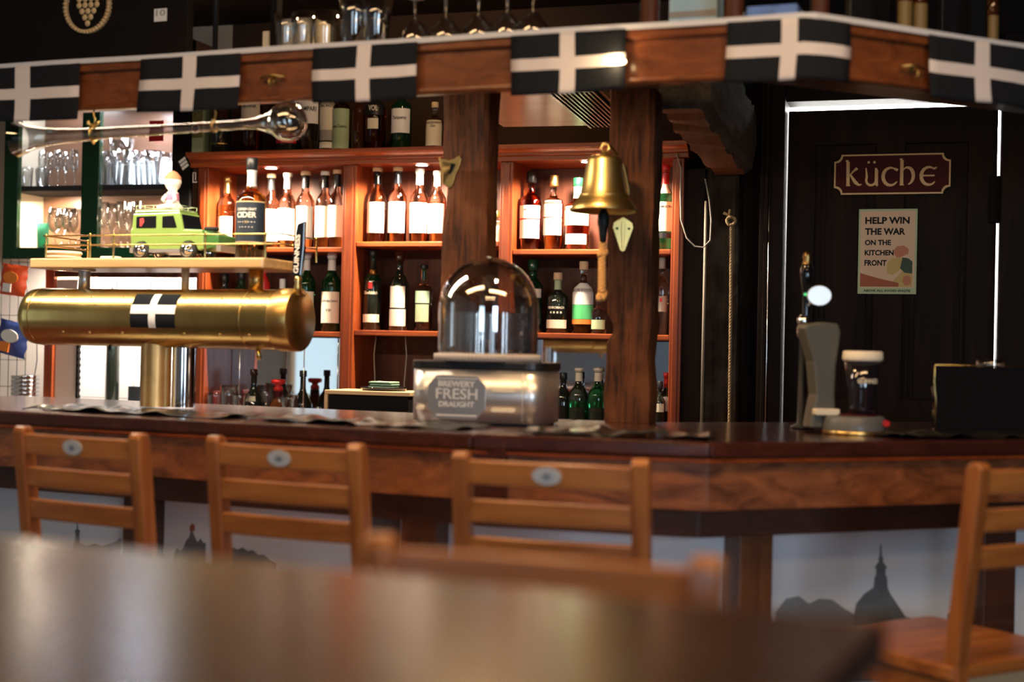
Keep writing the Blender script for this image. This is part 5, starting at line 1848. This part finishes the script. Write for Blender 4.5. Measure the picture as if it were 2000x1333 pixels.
# wooden shelf on the tower
zq0 = TF.Z(300, 524, -.07); zq1 = TF.Z(300, 504, -.07)
pf = Fr(*TF.w(0, -.07).xy, math.degrees(TF.a))
pu0, pu1 = pf.U(54, 512), pf.U(514, 512)
t = thing('tower_shelf', 'pale wooden plank shelf with brass gallery rail mounted above the brass tube', 'shelf', pf.w(0, 0, zaxis + rt), pf.a)
zb3 = zq0 - (zaxis + rt)
zt3 = zq1 - (zaxis + rt)
PD = .24
MB().prism([(pu0 + .01, 0), (pu1 - .006, 0), (pu1, .006), (pu1, PD), (pu0, PD), (pu0, .01)], zb3, zt3, 'z').build('plank', 'plank', t, bevel=.004)
for px, r_, m_ in ((165, .018, 'steel_soft'), (362, .012, 'ply'), (500, .021, 'brass_old')):
    u = pf.U(px, 545, .07)
    MB().tube((u, .07, .001 - .004), (u, .07, zb3 - .0005), r_, n=24).build('pillar', m_, t)
u = pf.U(165, 530, .07)
MB().lathe([(.0004, zb3 - .006), (.034, zb3 - .006), (.034, zb3 - .0006), (.0004, zb3 - .0006)], 24, c=(u, .07, 0)).build('pillar_flange', 'steel_soft', t)
mb = MB()
r1_, r2_ = pf.Z(300, 478, .012) - (zaxis + rt), pf.Z(300, 459, .012) - (zaxis + rt)
x0, x1 = pf.U(85, 470, .012), pf.U(560, 470, .012) - .02
for z in (r1_, r2_):
    mb.path([(x0, PD - .015, z), (x0, .012, z), (x1, .012, z), (x1, PD - .015, z)], .0026, 8)
mb.build('rail', 'brass', t)
for px in (90, 176, 222, 401, 519):
    u = pf.U(px, 470, .012)
    MB().lathe([(.0035, zt3), (.0035, r1_ - .003), (.0045, r1_), (.003, r1_ + .004), (.003, r2_ - .003), (.0045, r2_), (.002, r2_ + .006)], 10, c=(u, .012, 0)).build('rail_post', 'brass', t)
for (x, y) in ((x1, PD - .015), (x0, PD - .015)):
    MB().lathe([(.0035, zt3), (.003, r2_), (.0045, r2_ + .002), (.001, r2_ + .006)], 10, c=(x, y, 0)).build('rail_post', 'brass', t)
ZPL = zaxis + rt + zt3 + .0006


def on_plank(px, v, py=480):
    return pf.w(pf.U(px, py, v), v, ZPL)


# lime off-road car model
p = on_plank(352, .12)
csx = p.y / FOC
t = thing('toy_car', 'lime green off-road toy car with roof rack on the tower shelf', 'toy car', p, pf.a)
q = lambda x, z: ((x - 352) * csx * 1.03, (497 - z) * csx)
hwd = .052
side = [q(264, 468), q(262, 440), q(266, 436), q(268, 408), q(372, 406), q(380, 440), q(420, 441), q(424, 452), q(424, 478), q(412, 480), q(408, 468), q(396, 462), q(384, 463), q(376, 470), q(372, 480), q(306, 480), q(303, 470), q(294, 463), q(281, 464), q(272, 472), q(266, 478)]
MB().prism(side, -hwd, hwd, 'y').build('body', 'lime', t, bevel=.003)
MB().prism([q(380, 438), q(420, 440), q(436, 446), q(456, 452), q(457, 474), q(424, 478), q(421, 451), q(383, 445)], -hwd + .002, hwd - .002, 'y').build('bonnet', 'lime_dark', t, bevel=.003)
MB().box(q(270, 0)[0], q(370, 0)[0], -hwd + .004, hwd - .004, q(0, 406)[1], q(0, 402)[1]).build('roof', 'lime', t, bevel=.002)
for poly in ([q(276, 436), q(276, 414), q(320, 413), q(320, 436)], [q(334, 436), q(334, 414), q(358, 413), q(366, 436)]):
    MB().prism(poly, -hwd - .0012, -hwd + .001, 'y').build('window', 'blackgloss', t)
    MB().prism(poly, hwd - .001, hwd + .0012, 'y').build('window', 'blackgloss', t)
MB().prism([q(370, 410), q(374, 410), q(381, 438), q(377, 438)], -hwd + .006, hwd - .006, 'y').build('windscreen', 'blackgloss', t)
MB().prism([q(284, 433), q(284, 418), q(292, 416), q(294, 424), q(288, 433)], -hwd - .002, -hwd - .001, 'y').build('sticker', 'redcar', t)
MB().box(q(306, 0)[0], q(374, 0)[0], -hwd - .003, hwd + .003, q(0, 484)[1], q(0, 477)[1]).build('side_step', 'steel_soft', t)
MB().box(q(262, 0)[0], q(270, 0)[0], -hwd, hwd, q(0, 484)[1], q(0, 474)[1]).build('bumper', 'steel_soft', t)
MB().box(q(452, 0)[0], q(462, 0)[0], -hwd, hwd, q(0, 482)[1], q(0, 470)[1]).build('bumper', 'steel_soft', t)
mb = MB()
mb.tube(((q(290, 0)[0]), -hwd + .01, q(0, 481)[1]), (q(290, 0)[0], hwd - .01, q(0, 481)[1]), .004)
mb.tube(((q(392, 0)[0]), -hwd + .01, q(0, 481)[1]), (q(392, 0)[0], hwd - .01, q(0, 481)[1]), .004)
mb.build('axle', 'rubber', t)
wr = 17 * csx
for px in (288, 392):
    for sy in (-1, 1):
        mb = MB()
        mb.M = Matrix.Translation((q(px, 0)[0], sy * (hwd - .002), wr)) @ Matrix.Rotation(R(90), 4, 'X')
        mb.lathe([(wr * .55, -.011), (wr * .9, -.011), (wr, -.007), (wr, .007), (wr * .9, .011), (wr * .55, .011), (wr * .55, -.011)], 24)
        o = mb.build('wheel', 'rubber', t)
        mb = MB()
        mb.M = Matrix.Translation((q(px, 0)[0], sy * (hwd - .002), wr)) @ Matrix.Rotation(R(90), 4, 'X')
        mb.lathe([(.0003, -.012), (wr * .2, -.012), (wr * .3, -.009), (wr * .72, -.0115), (wr * .74, .0), (wr * .72, .0115), (wr * .3, .009), (wr * .2, .012), (.0003, .012)], 24)
        mb.build('hub_cap', 'chrome', o)
mb = MB()
zr0, zr1 = q(0, 400)[1], q(0, 392)[1]
xa, xb = q(272, 0)[0], q(368, 0)[0]
for z in (zr0, zr1):
    mb.path([(xa, -.045, z), (xb, -.045, z), (xb, .045, z), (xa, .045, z), (xa, -.045, z)], .0012, 6)
for k in range(6):
    x = xa + (xb - xa) * k / 5
    mb.path([(x, -.045, zr0 - .004), (x, -.045, zr1)], .0012, 6)
    mb.path([(x, .045, zr0 - .004), (x, .045, zr1)], .0012, 6)
    mb.path([(x, -.045, zr0), (x, .045, zr0)], .001, 6)
mb.build('roof_rack', 'sage', t)
mb = MB()
mb.M = Matrix.Translation((q(420, 0)[0], 0, q(0, 440)[1]))
mb.lathe([(.010, 0), (.020, 0), (.022, .006), (.02, .011), (.010, .011), (.010, 0)], 20)
mb.build('spare_wheel', 'rubber', t)
CARTOP = p.z + zr0 + .0015

# small plush figurine on the car roof
p2 = on_plank(335, .12)
t = thing('figurine', 'small white figurine with pink scarf sitting on the toy car roof', 'figurine', (p2.x, p2.y, CARTOP), pf.a)
s_ = csx
mb = MB()
bm_ = [(0.5, 0), (20, 1), (22, 6), (14, 14), (10, 26), (12, 34), (8, 38), (14, 46), (17, 56), (14, 66), (6, 73), (.5, 75)]
mb.lathe([(r * s_, z * s_) for r, z in bm_], 20)
mb.path([(-8 * s_, -8 * s_, 30 * s_), (-14 * s_, -12 * s_, 20 * s_), (-8 * s_, -16 * s_, 16 * s_)], [4 * s_, 4 * s_, 3 * s_], 10)
mb.path([(8 * s_, -8 * s_, 30 * s_), (14 * s_, -12 * s_, 20 * s_), (10 * s_, -16 * s_, 14 * s_)], [4 * s_, 4 * s_, 3 * s_], 10)
mb.path([(-8 * s_, -10 * s_, 6 * s_), (-24 * s_, -16 * s_, 4 * s_)], [6 * s_, 5 * s_], 10)
mb.path([(8 * s_, -10 * s_, 6 * s_), (22 * s_, -18 * s_, 4 * s_)], [6 * s_, 5 * s_], 10)
mb.build('body', mat('plush', (.75, .66, .58), .8), t)
MB().lathe([(11 * s_, 14 * s_), (13 * s_, 20 * s_), (12.5 * s_, 30 * s_), (11 * s_, 34 * s_)], 20).build('scarf', 'pink', t)
MB().lathe([(16.4 * s_, 60 * s_), (15.5 * s_, 66 * s_), (8 * s_, 75 * s_), (.5 * s_, 78 * s_)], 20).build('hair', mat('gingerish', (.45, .2, .1), .8), t)

# things on the plank left
o = MB().prism(rbox(-.030, .030, -.02, .02, .012), 0, .010, 'z').build('cream_dish', 'cream', None, on_plank(217, .09), pf.a, bevel=.003)
tag(o, 'flat cream dish lying on the plank left of the toy car', 'dish')
t = thing('bread_basket', 'small pale woven basket at the left end of the plank', 'basket', on_plank(125, .12), pf.a)
MB().lathe([(.0004, 0), (.042, 0), (.052, .018), (.053, .028), (.049, .028), (.040, .004), (.0004, .003)], 28).build('basket', 'ply', t)
MB().lathe([(.051, .007), (.0535, .010), (.052, .013)], 28).lathe([(.054, .020), (.056, .023), (.054, .026)], 28).build('rim', 'cream', t)

# cider bottle on plank
bottle('large cider bottle with black label on the brass tower shelf', 491, 309, 58, ZPL, v=.10, fr=pf, kind='squat', liq=mat('cider', (.85, .22, .03), .02, trans=1.0), glass='bg_clear', lvl=.69, cap='black', sheath=mat('neckfoil', (.55, .56, .58), .3, var=.5, vscale=60),
       labs=[(.17, .555, 80, 'navylabel', [('CIDER', 1.45, .43, .055), ('CORNISH CRAFT', 1.45, .485, .024), ('- - - - - - -', 1.3, .36, .006), ('- - - - -', 1.0, .31, .005)], 'paper'), (.555, .565, 78, 'goldpaint'), (.16, .17, 78, 'goldpaint'), (.345, .375, 8, 'gold')], py=400)

# tap handle (black, GUINNESS)
p = P(582, 540, 4.02)
t = thing('tap_handle', 'slanted black tap handle with white vertical lettering right of the cider bottle', 'tap handle', (p.x, p.y, p.z), R(-10))
s_ = p.y / FOC
hz = 108 * s_
MB().prism([(-10 * s_, 0), (8 * s_, 0), (13 * s_, hz * .5), (14 * s_, hz), (-2 * s_, hz * .94), (-9 * s_, hz * .5)], -.010, .010, 'y').build('handle', 'blackgloss', t, bevel=.003)
mb = MB()
mb.text('GUINNESS', -1.0 * s_, hz * .40, -.0108, hz * .70, 10 * s_, rot=R(88), bold=.03)
mb.build('lettering', 'paper', t)
mb = MB().lathe([(.0003, -.05), (.009, -.05), (.011, -.03), (.008, -.02), (.011, -.008), (.009, 0), (.0003, 0)], 20)
mb.path([(0, .0, -.045), (0, .05, -.05)], .008, 10)
mb.build('ferrule', 'gold', t)

# ------------------------------------------------------------------ beer dome dispenser
p = P(950, 800, 3.76)
ds = 3.76 / FOC
t = thing('beer_dispenser', 'silver countertop beer dispenser with tall clear dome on the bar', 'beer dispenser', (p.x, p.y, 1.1205), R(-16))
bw, bh = 265 * ds / 2 * 1.00, None
zt_d = P(950, 706, 3.72).z - 1.1205
hdp = .108
front = rbox(-bw, bw, -hdp, hdp, .045, 6)
mb = MB().prism(front, .006, zt_d - .022, 'z', smooth=True)
mb.build('base', 'steel_soft', t)
MB().prism(rbox(-bw - .003, bw + .003, -hdp - .003, hdp + .003, .046, 6), zt_d - .0215, zt_d, 'z').build('rim', 'black', t, bevel=.003)
MB().prism(rbox(-bw + .01, bw - .01, -hdp + .01, hdp - .01, .04, 6), 0, .006, 'z').build('foot', 'rubber', t)
for z in (.090, .039):
    MB().prism(rbox(.046, .110, z - .0045, z + .0045, .0044), -hdp - .0035, -hdp + .001, 'y').build('vent_slot', 'cream', t)
    MB().prism(rbox(-.158, -.136, z - .0045, z + .0045, .0044), -hdp - .0025, -hdp + .006, 'y').build('vent_slot', 'cream', t)
MB().prism([(-.126, .040), (-.126, .100), (-.102, .126), (.006, .126), (.030, .100), (.030, .040), (.006, .012), (-.102, .012)], -hdp - .0012, -hdp + .002, 'y').build('badge_panel', mat('steel_dark', (.50, .48, .47), .36, .85), t, bevel=.001)
mb = MB()
xc = -.048
mb.text('BREWERY', xc, .1035, -hdp - .0025, .100, .016, bold=.03)
mb.text('FRESH', xc, .0780, -hdp - .0025, .112, .028, bold=.01)
mb.text('DRAUGHT', xc, .0510, -hdp - .0025, .096, .015, bold=.03)
mb.box(xc - .055, xc + .055, -hdp - .0025, -hdp + .001, .116, .1185)
mb.box(xc - .055, xc + .055, -hdp - .0025, -hdp + .001, .020, .0245)
o = mb.build('lettering', 'emboss', t)
m_ = o.modifiers.new('solid', 'SOLIDIFY'); m_.thickness = .002
# dome
rd = 98 * ds
zd0 = zt_d + .0005
ztop = P(955, 503, 3.76).z - 1.1205
prof = [(rd * 1.05, zd0), (rd * 1.05, zd0 + .018), (rd * .985, zd0 + .019), (rd, zd0 + .03)]
zc_ = ztop - rd * 1.02
dome = [(rd * .985, zd0 + .019), (rd, zd0 + .03), (rd, zc_)] + [(rd * math.cos(R(a)), zc_ + rd * 1.02 * math.sin(R(a))) for a in range(8, 90, 8)] + [(.0005, ztop)]
ofx = .0
mb = MB()
mb.lathe(dome, 64, c=(ofx, 0, 0))
mb.lathe([(max(r - .004, .0004), z - (.004 if z > zc_ else 0)) for r, z in dome], 64, c=(ofx, 0, 0))
mb.build('dome', 'domeglass', t)
mb = MB()
for k in range(90):
    q_ = 2 * PI * k / 90
    x, y = rd * 1.045 * math.cos(q_), rd * 1.045 * math.sin(q_)
    mb.tube((x, y, zd0), (x, y, zd0 + .018), .0035, n=6)
mb.lathe([(rd * 1.0, zd0), (rd * 1.04, zd0), (rd * 1.04, zd0 + .018), (rd * .99, zd0 + .019)], 64)
mb.build('dome_collar', 'ribglass', t)
MB().lathe([(.0005, ztop - .002), (.009, ztop - .002), (.009, ztop + .001), (.0005, ztop + .0015)], 16).build('top_button', 'steel', t)
mb = MB()
nn = 120
vs, fs = [], []
for j, z in enumerate((zd0 + .0075, zc_ - .012)):
    for k in range(nn):
        q_ = 2 * PI * k / nn
        r_ = rd * .80 * (1 + .030 * math.sin(q_ * 15) + .008 * math.sin(q_ * 37))
        vs.append((r_ * math.cos(q_), r_ * math.sin(q_), z))
for k in range(nn):
    fs.append((k, (k + 1) % nn, nn + (k + 1) % nn, nn + k))
mb.add(vs, fs, 0, True)
mb.build('inner_liner', 'liner', t)
MB().tube((.108 + .02, -hdp - .0015, .012), (.108 + .02, -hdp - .0015, zt_d - .028), .0014, n=6).build('seam', 'emboss', t)
# inner keg
MB().lathe([(.0005, zd0), (rd * .62, zd0), (rd * .62, zd0 + .006), (.0005, zd0 + .007)], 48).build('inner_plate', 'steel', t)

# ------------------------------------------------------------------ right side of the bar: stout font
p = P(1668, 842, 3.60)
fs_ = 3.60 / FOC
t = thing('stout_font', 'grey stout tap font with a moulded pint and gold-edged round base', 'tap font', (p.x, p.y, 1.1205), R(10))
rb_ = 62 * fs_
MB().lathe([(.0004, 0), (rb_ * .98, 0), (rb_, .004), (rb_ * .98, .010), (.0004, .010)], 40).build('base_ring', 'gold', t)
MB().lathe([(rb_ * .96, .0102), (rb_ * .95, .040), (rb_ * .88, .046), (.0004, .046)], 40).build('base', mat('basegrey', (.12, .12, .12), .35), t)
MB().lathe([(rb_ * .60, .0465), (rb_ * .60, .050), (.0004, .050)], 40, c=(.006, -.005, 0)).build('base_top', 'maroon', t)
hcol = P(1610, 632, 3.64).z - 1.1205
x_ = lambda px: (px - 1668) * fs_
col = [(x_(1585), .012), (x_(1640), .012), (x_(1636), hcol * .35), (x_(1637), hcol * .6), (x_(1646), hcol * .92), (x_(1640), hcol), (x_(1610), hcol * 1.01), (x_(1572), hcol * .985), (x_(1570), hcol * .95), (x_(1590), hcol * .65), (x_(1597), hcol * .35)]
MB().prism(col, .025, .085, 'y').build('column', 'fount_grey', t, bevel=.006)
MB().prism(rbox(x_(1590), x_(1640), .046, .062, .004), .005, .03, 'y').build('drip_ledge', 'cream', t, bevel=.002)
gx = x_(1679)
zg0 = .0505
zg1 = P(1677, 706, 3.6).z - 1.1205
zg2 = P(1677, 686, 3.6).z - 1.1205
MB().lathe([(.0004, zg0), (24 * fs_, zg0), (25 * fs_, .07), (27 * fs_, zg1 * .6), (35 * fs_, zg1), (.0004, zg1)], 36, c=(gx, -.012, 0)).build('pint', 'stout', t)
MB().lathe([(.0004, zg1 + .0003), (37 * fs_, zg1 + .0003), (39 * fs_, zg1 + .006), (38 * fs_, zg2 - .002), (35 * fs_, zg2), (.0004, zg2)], 36, c=(gx, -.012, 0)).build('foam_head', 'foam', t)
mb = MB()
mb.M = Matrix.Translation((gx, -.012, 0))
mb.text('GUINNESS', 0, zg1 - 38 * fs_, 0, 44 * fs_, 9 * fs_, bend=31.5 * fs_, bold=.03)
mb.build('lettering', 'cream', t)
MB().disc(x_(1713), .03, -rb_ * .78, .009, .008, th=.01).build('badge', 'red', t)

# beer tap with white disc badge
p = P(1570, 830, 3.80)
s_ = 3.80 / FOC
t = thing('beer_tap', 'brass and black beer tap with round white badge left of the stout font', 'beer tap', (p.x, p.y, 1.1205), 0)
Zp = lambda py: P(1570, py, 3.80).z - 1.1205
mb = MB()
mb.lathe([(.0004, 0), (.030, 0), (.030, .006), (.012, .014), (.010, Zp(665))], 24, c=(-.006, 0, 0))
mb.build('stem', 'iron', t)
mb = MB()
mb.lathe([(.010, Zp(665)), (.017, Zp(658)), (.018, Zp(645)), (.011, Zp(640)), (.017, Zp(632)), (.018, Zp(622)), (.009, Zp(616))], 24, c=(-.006, 0, 0))
mb.build('collar', 'chrome', t)
MB().lathe([(.009, Zp(616)), (.010, Zp(570)), (.016, Zp(545)), (.018, Zp(528)), (.012, Zp(516))], 24).build('handle', 'blackgloss', t)
MB().lathe([(.012, Zp(516)), (.009, Zp(508)), (.012, Zp(502)), (.010, Zp(494)), (.0004, Zp(490))], 24).build('finial', 'brass_old', t)
u_ = (1591 - 1570) * s_
mb = MB().disc(u_, Zp(578), -.030, 24 * s_, 20 * s_, th=.008)
mb.build('badge', mat('badgewhite', (.75, .80, .84), .15, coat=.6), t, bevel=.002)
mb = MB().path([(0, -.004, Zp(600)), (u_ * .5, -.012, Zp(588)), (u_, -.02, Zp(580))], .005, 8)
mb.build('badge_arm', 'chrome', t)
MB().disc(-.008, Zp(576), -.026, .004, .004, th=.003).build('indicator', mat('greenled', (.05, .6, .15), .3, emit=.6, ecol=(.05, .8, .2)), t)

# black screen at the right edge
p = P(1824, 842, 3.62)
fr = Fr(p.x, p.y, 12)
t = thing('till_screen', 'black glossy panel with thin bright metal edge at the right end of the bar', 'screen', (p.x, p.y, 1.1205), fr.a)
zt5 = P(1900, 715, 3.62).z - 1.1205
MB().prism([(.004, .004), (.40, .004), (.40, zt5 - .003), (.0, zt5 - .003), (-.001, zt5 * .75), (.006, zt5 * .55)], 0, .02, 'y').build('panel', 'blackgloss', t)
mb = MB().path([(.004, -.0, .004), (.004, 0, zt5 * .5), (-.002, 0, zt5 * .78), (0, 0, zt5), (.40, 0, zt5)], .0020, 8)
mb.build('edge', 'brass', t)
MB().box(.02, .38, -.0, .09, .0, .004).build('foot', 'black', t)
pp_ = fr.w(.17, .06, 1.1205)
MB_ = MB().box(-.05, .05, -.03, .03, 0, .06)
glass('tumbler', fr.w(.215, .10, 1.1205 + .075), 'clear upturned glass showing above the black panel at the right edge', 'glass above the black panel', sc=1.05)
o = tag(MB().box(-.06, .06, -.05, .05, 0, .0745).build('stacking_crate', 'iron', None, fr.w(.215, .10, 1.1205), fr.a), 'dark crate behind the black panel carrying a glass', 'crate')


# ------------------------------------------------------------------ bar chairs
def make_chair():
    t = thing('bar_chair', 'x', 'chair', (0, 0, 0), 0, 'wooden bar chairs')
    hw = .1975
    TOP = 1.114
    rec = R(7)
    SEAT = .705
    # the back posts: leg below, reclined above the seat
    for s in (-1, 1):
        x0, x1 = (s * hw, s * (hw - .034)) if s > 0 else (s * hw, s * hw + .034)
        x0, x1 = min(x0, x1), max(x0, x1)
        mb = MB()
        def yy(z):
            return -max(0, z - SEAT) * math.tan(rec) + (SEAT - z) * -.05 * (1 if z < SEAT else 0)
        side = []
        zs = [0, .4, SEAT, .95, TOP - .012]
        for z in zs:
            side.append((yy(z) - .019, z))
        side += [(yy(TOP) - .010, TOP), (yy(TOP) + .012, TOP)]
        for z in reversed(zs):
            side.append((yy(z) + .021, z))
        mb.prism(side, x0, x1, 'x')
        mb.build('back_post', 'chair_v', t, bevel=.006, seg=3)
        side = [(.36, 0), (.395, 0), (.39, SEAT - .03), (.355, SEAT - .03)]
        MB().prism([(a, b) for a, b in side], x0, x1, 'x').build('front_leg', 'chair_v', t, bevel=.004)
        MB().box(x0 + .008, x1 - .008, .02, .36, .30, .335).build('side_stretcher', 'chair', t, bevel=.003)
        MB().box(x0 + .004, x1 - .004, .02, .36, SEAT - .075, SEAT - .03).build('side_apron', 'chair', t, bevel=.003)
    for z0, z1 in ((1.050, 1.098), (.974, 1.021), (.899, .946)):
        ym = -((z0 + z1) / 2 - SEAT) * math.tan(rec)
        mb = MB()
        n = 8
        vs, fs = [], []
        for i in range(n + 1):
            x = -hw + .032 + (2 * hw - .064) * i / n
            bow = -.010 * (1 - (2 * i / n - 1) ** 2)
            for (dy, z) in ((-.010, z0), (.010, z0), (.010 - (z1 - z0) * .12, z1), (-.010 - (z1 - z0) * .12, z1)):
                vs.append((x, ym + bow + dy, z))
        for i in range(n):
            for k in range(4):
                fs.append((i * 4 + k, i * 4 + (k + 1) % 4, (i + 1) * 4 + (k + 1) % 4, (i + 1) * 4 + k))
        fs += [(3, 2, 1, 0), (n * 4, n * 4 + 1, n * 4 + 2, n * 4 + 3)]
        mb.add(vs, fs)
        rl = mb.build('back_rail', 'chair', t, bevel=.004, seg=3)
        if z0 > 1.04:
            mb = MB()
            mb.M = Matrix.Translation((0, ym - .0250, 1.074)) @ Matrix.Rotation(rec, 4, 'X')
            mb.disc(0, 0, 0, .029, .0175, 0, .003)
            b_ = mb.build('badge', 'badge', rl)
            mb = MB()
            mb.M = Matrix.Translation((0, ym - .0250, 1.074)) @ Matrix.Rotation(rec, 4, 'X')
            mb.disc(0, 0, -.0008, .014, .0095, 0, .001)
            mb.build('badge_print', 'badge_dark', t) if False else None
            for k in range(10):
                mb.box(-.001, .001, -.0009, 0, 0, .001)
            mb2 = MB()
            mb2.M = Matrix.Translation((0, ym - .0250, 1.074)) @ Matrix.Rotation(rec, 4, 'X')
            for k in range(8):
                q_ = k * PI / 4
                mb2.prism([(.012 * math.cos(q_), .009 * math.sin(q_)), (.004 * math.cos(q_ + .5), .003 * math.sin(q_ + .5)), (0, 0), (.004 * math.cos(q_ - .5), .003 * math.sin(q_ - .5))], -.0012, 0, 'y')
            o_ = mb2.build('badge_star', 'badge_dark', rl)
    MB().prism(rbox(-.205, .205, -.015, .405, .02), SEAT - .028, SEAT, 'z').build('seat', ['chair'], t, bevel=.004)
    mb = MB()
    for k in range(9):
        if k % 3 != 1:
            continue
    MB().box(-hw + .036, hw - .036, .005, .025, SEAT - .075, SEAT - .03).build('rear_apron', 'ply', t, bevel=.003)
    MB().box(-hw + .036, hw - .036, .362, .382, SEAT - .075, SEAT - .03).build('front_apron', 'chair', t, bevel=.003)
    MB().box(-hw + .036, hw - .036, .362, .385, .22, .26).build('foot_rest', 'chair', t, bevel=.003)
    MB().box(-hw + .036, hw - .036, -.035, -.012, .30, .335).build('rear_stretcher', 'chair', t, bevel=.003)
    return t


ch = make_chair()
TOPZ = 1.09


def place(o, px, py, Y, deg, label, first=False, flip=False):
    """backrest centre seen at px, depth Y"""
    r = R(deg)
    p = P(px, py, Y)
    back = Vector((math.sin(r), -math.cos(r))) * .040      # recline offset of the rail
    x, y = p.x - back.x, p.y - back.y
    if first:
        o.location = (x, y, 0)
        o.rotation_euler[2] = r
        o['label'] = label
        return o
    return dup(o, (x, y, 0), r, label)


place(ch, 160, 870, 3.24, -29, 'orange-brown wooden bar chair at the far left below the brass tower', True)
place(ch, 560, 890, 3.06, -25, 'orange-brown wooden bar chair, second from the left at the bar')
place(ch, 1076, 910, 2.77, -17, 'orange-brown wooden bar chair in front of the bell post')
place(ch, 2022, 910, 2.90, 32, 'wooden bar chair cut off by the right edge, its seat showing')
place(ch, 1045, 1100, 1.49, 180 - 19, 'blurred orange wooden chair at the far side of the foreground table')

# ------------------------------------------------------------------ foreground table
TZ = 1.105
a, b = xy(0, 1.55), xy(1700, 1.16)
tf = Fr.two(a, b)
ue = tf.U(1735, 1230)
t = thing('foreground_table', 'large dark polished table top filling the bottom foreground, out of focus', 'table', tf.w(ue - .6, -.35, 0), tf.a)
MB().box(-.75, .6, -.36, .35, TZ - .035, TZ).build('table_top', 'table', t, bevel=.006, seg=3)
MB().box(-.68, .53, -.29, .28, TZ - .10, TZ - .0355).build('apron', 'table', t)
for x in (-.66, .47):
    for y in (-.27, .22):
        MB().box(x, x + .05, y, y + .05, 0, TZ - .1005).build('leg', 'table', t, bevel=.003)
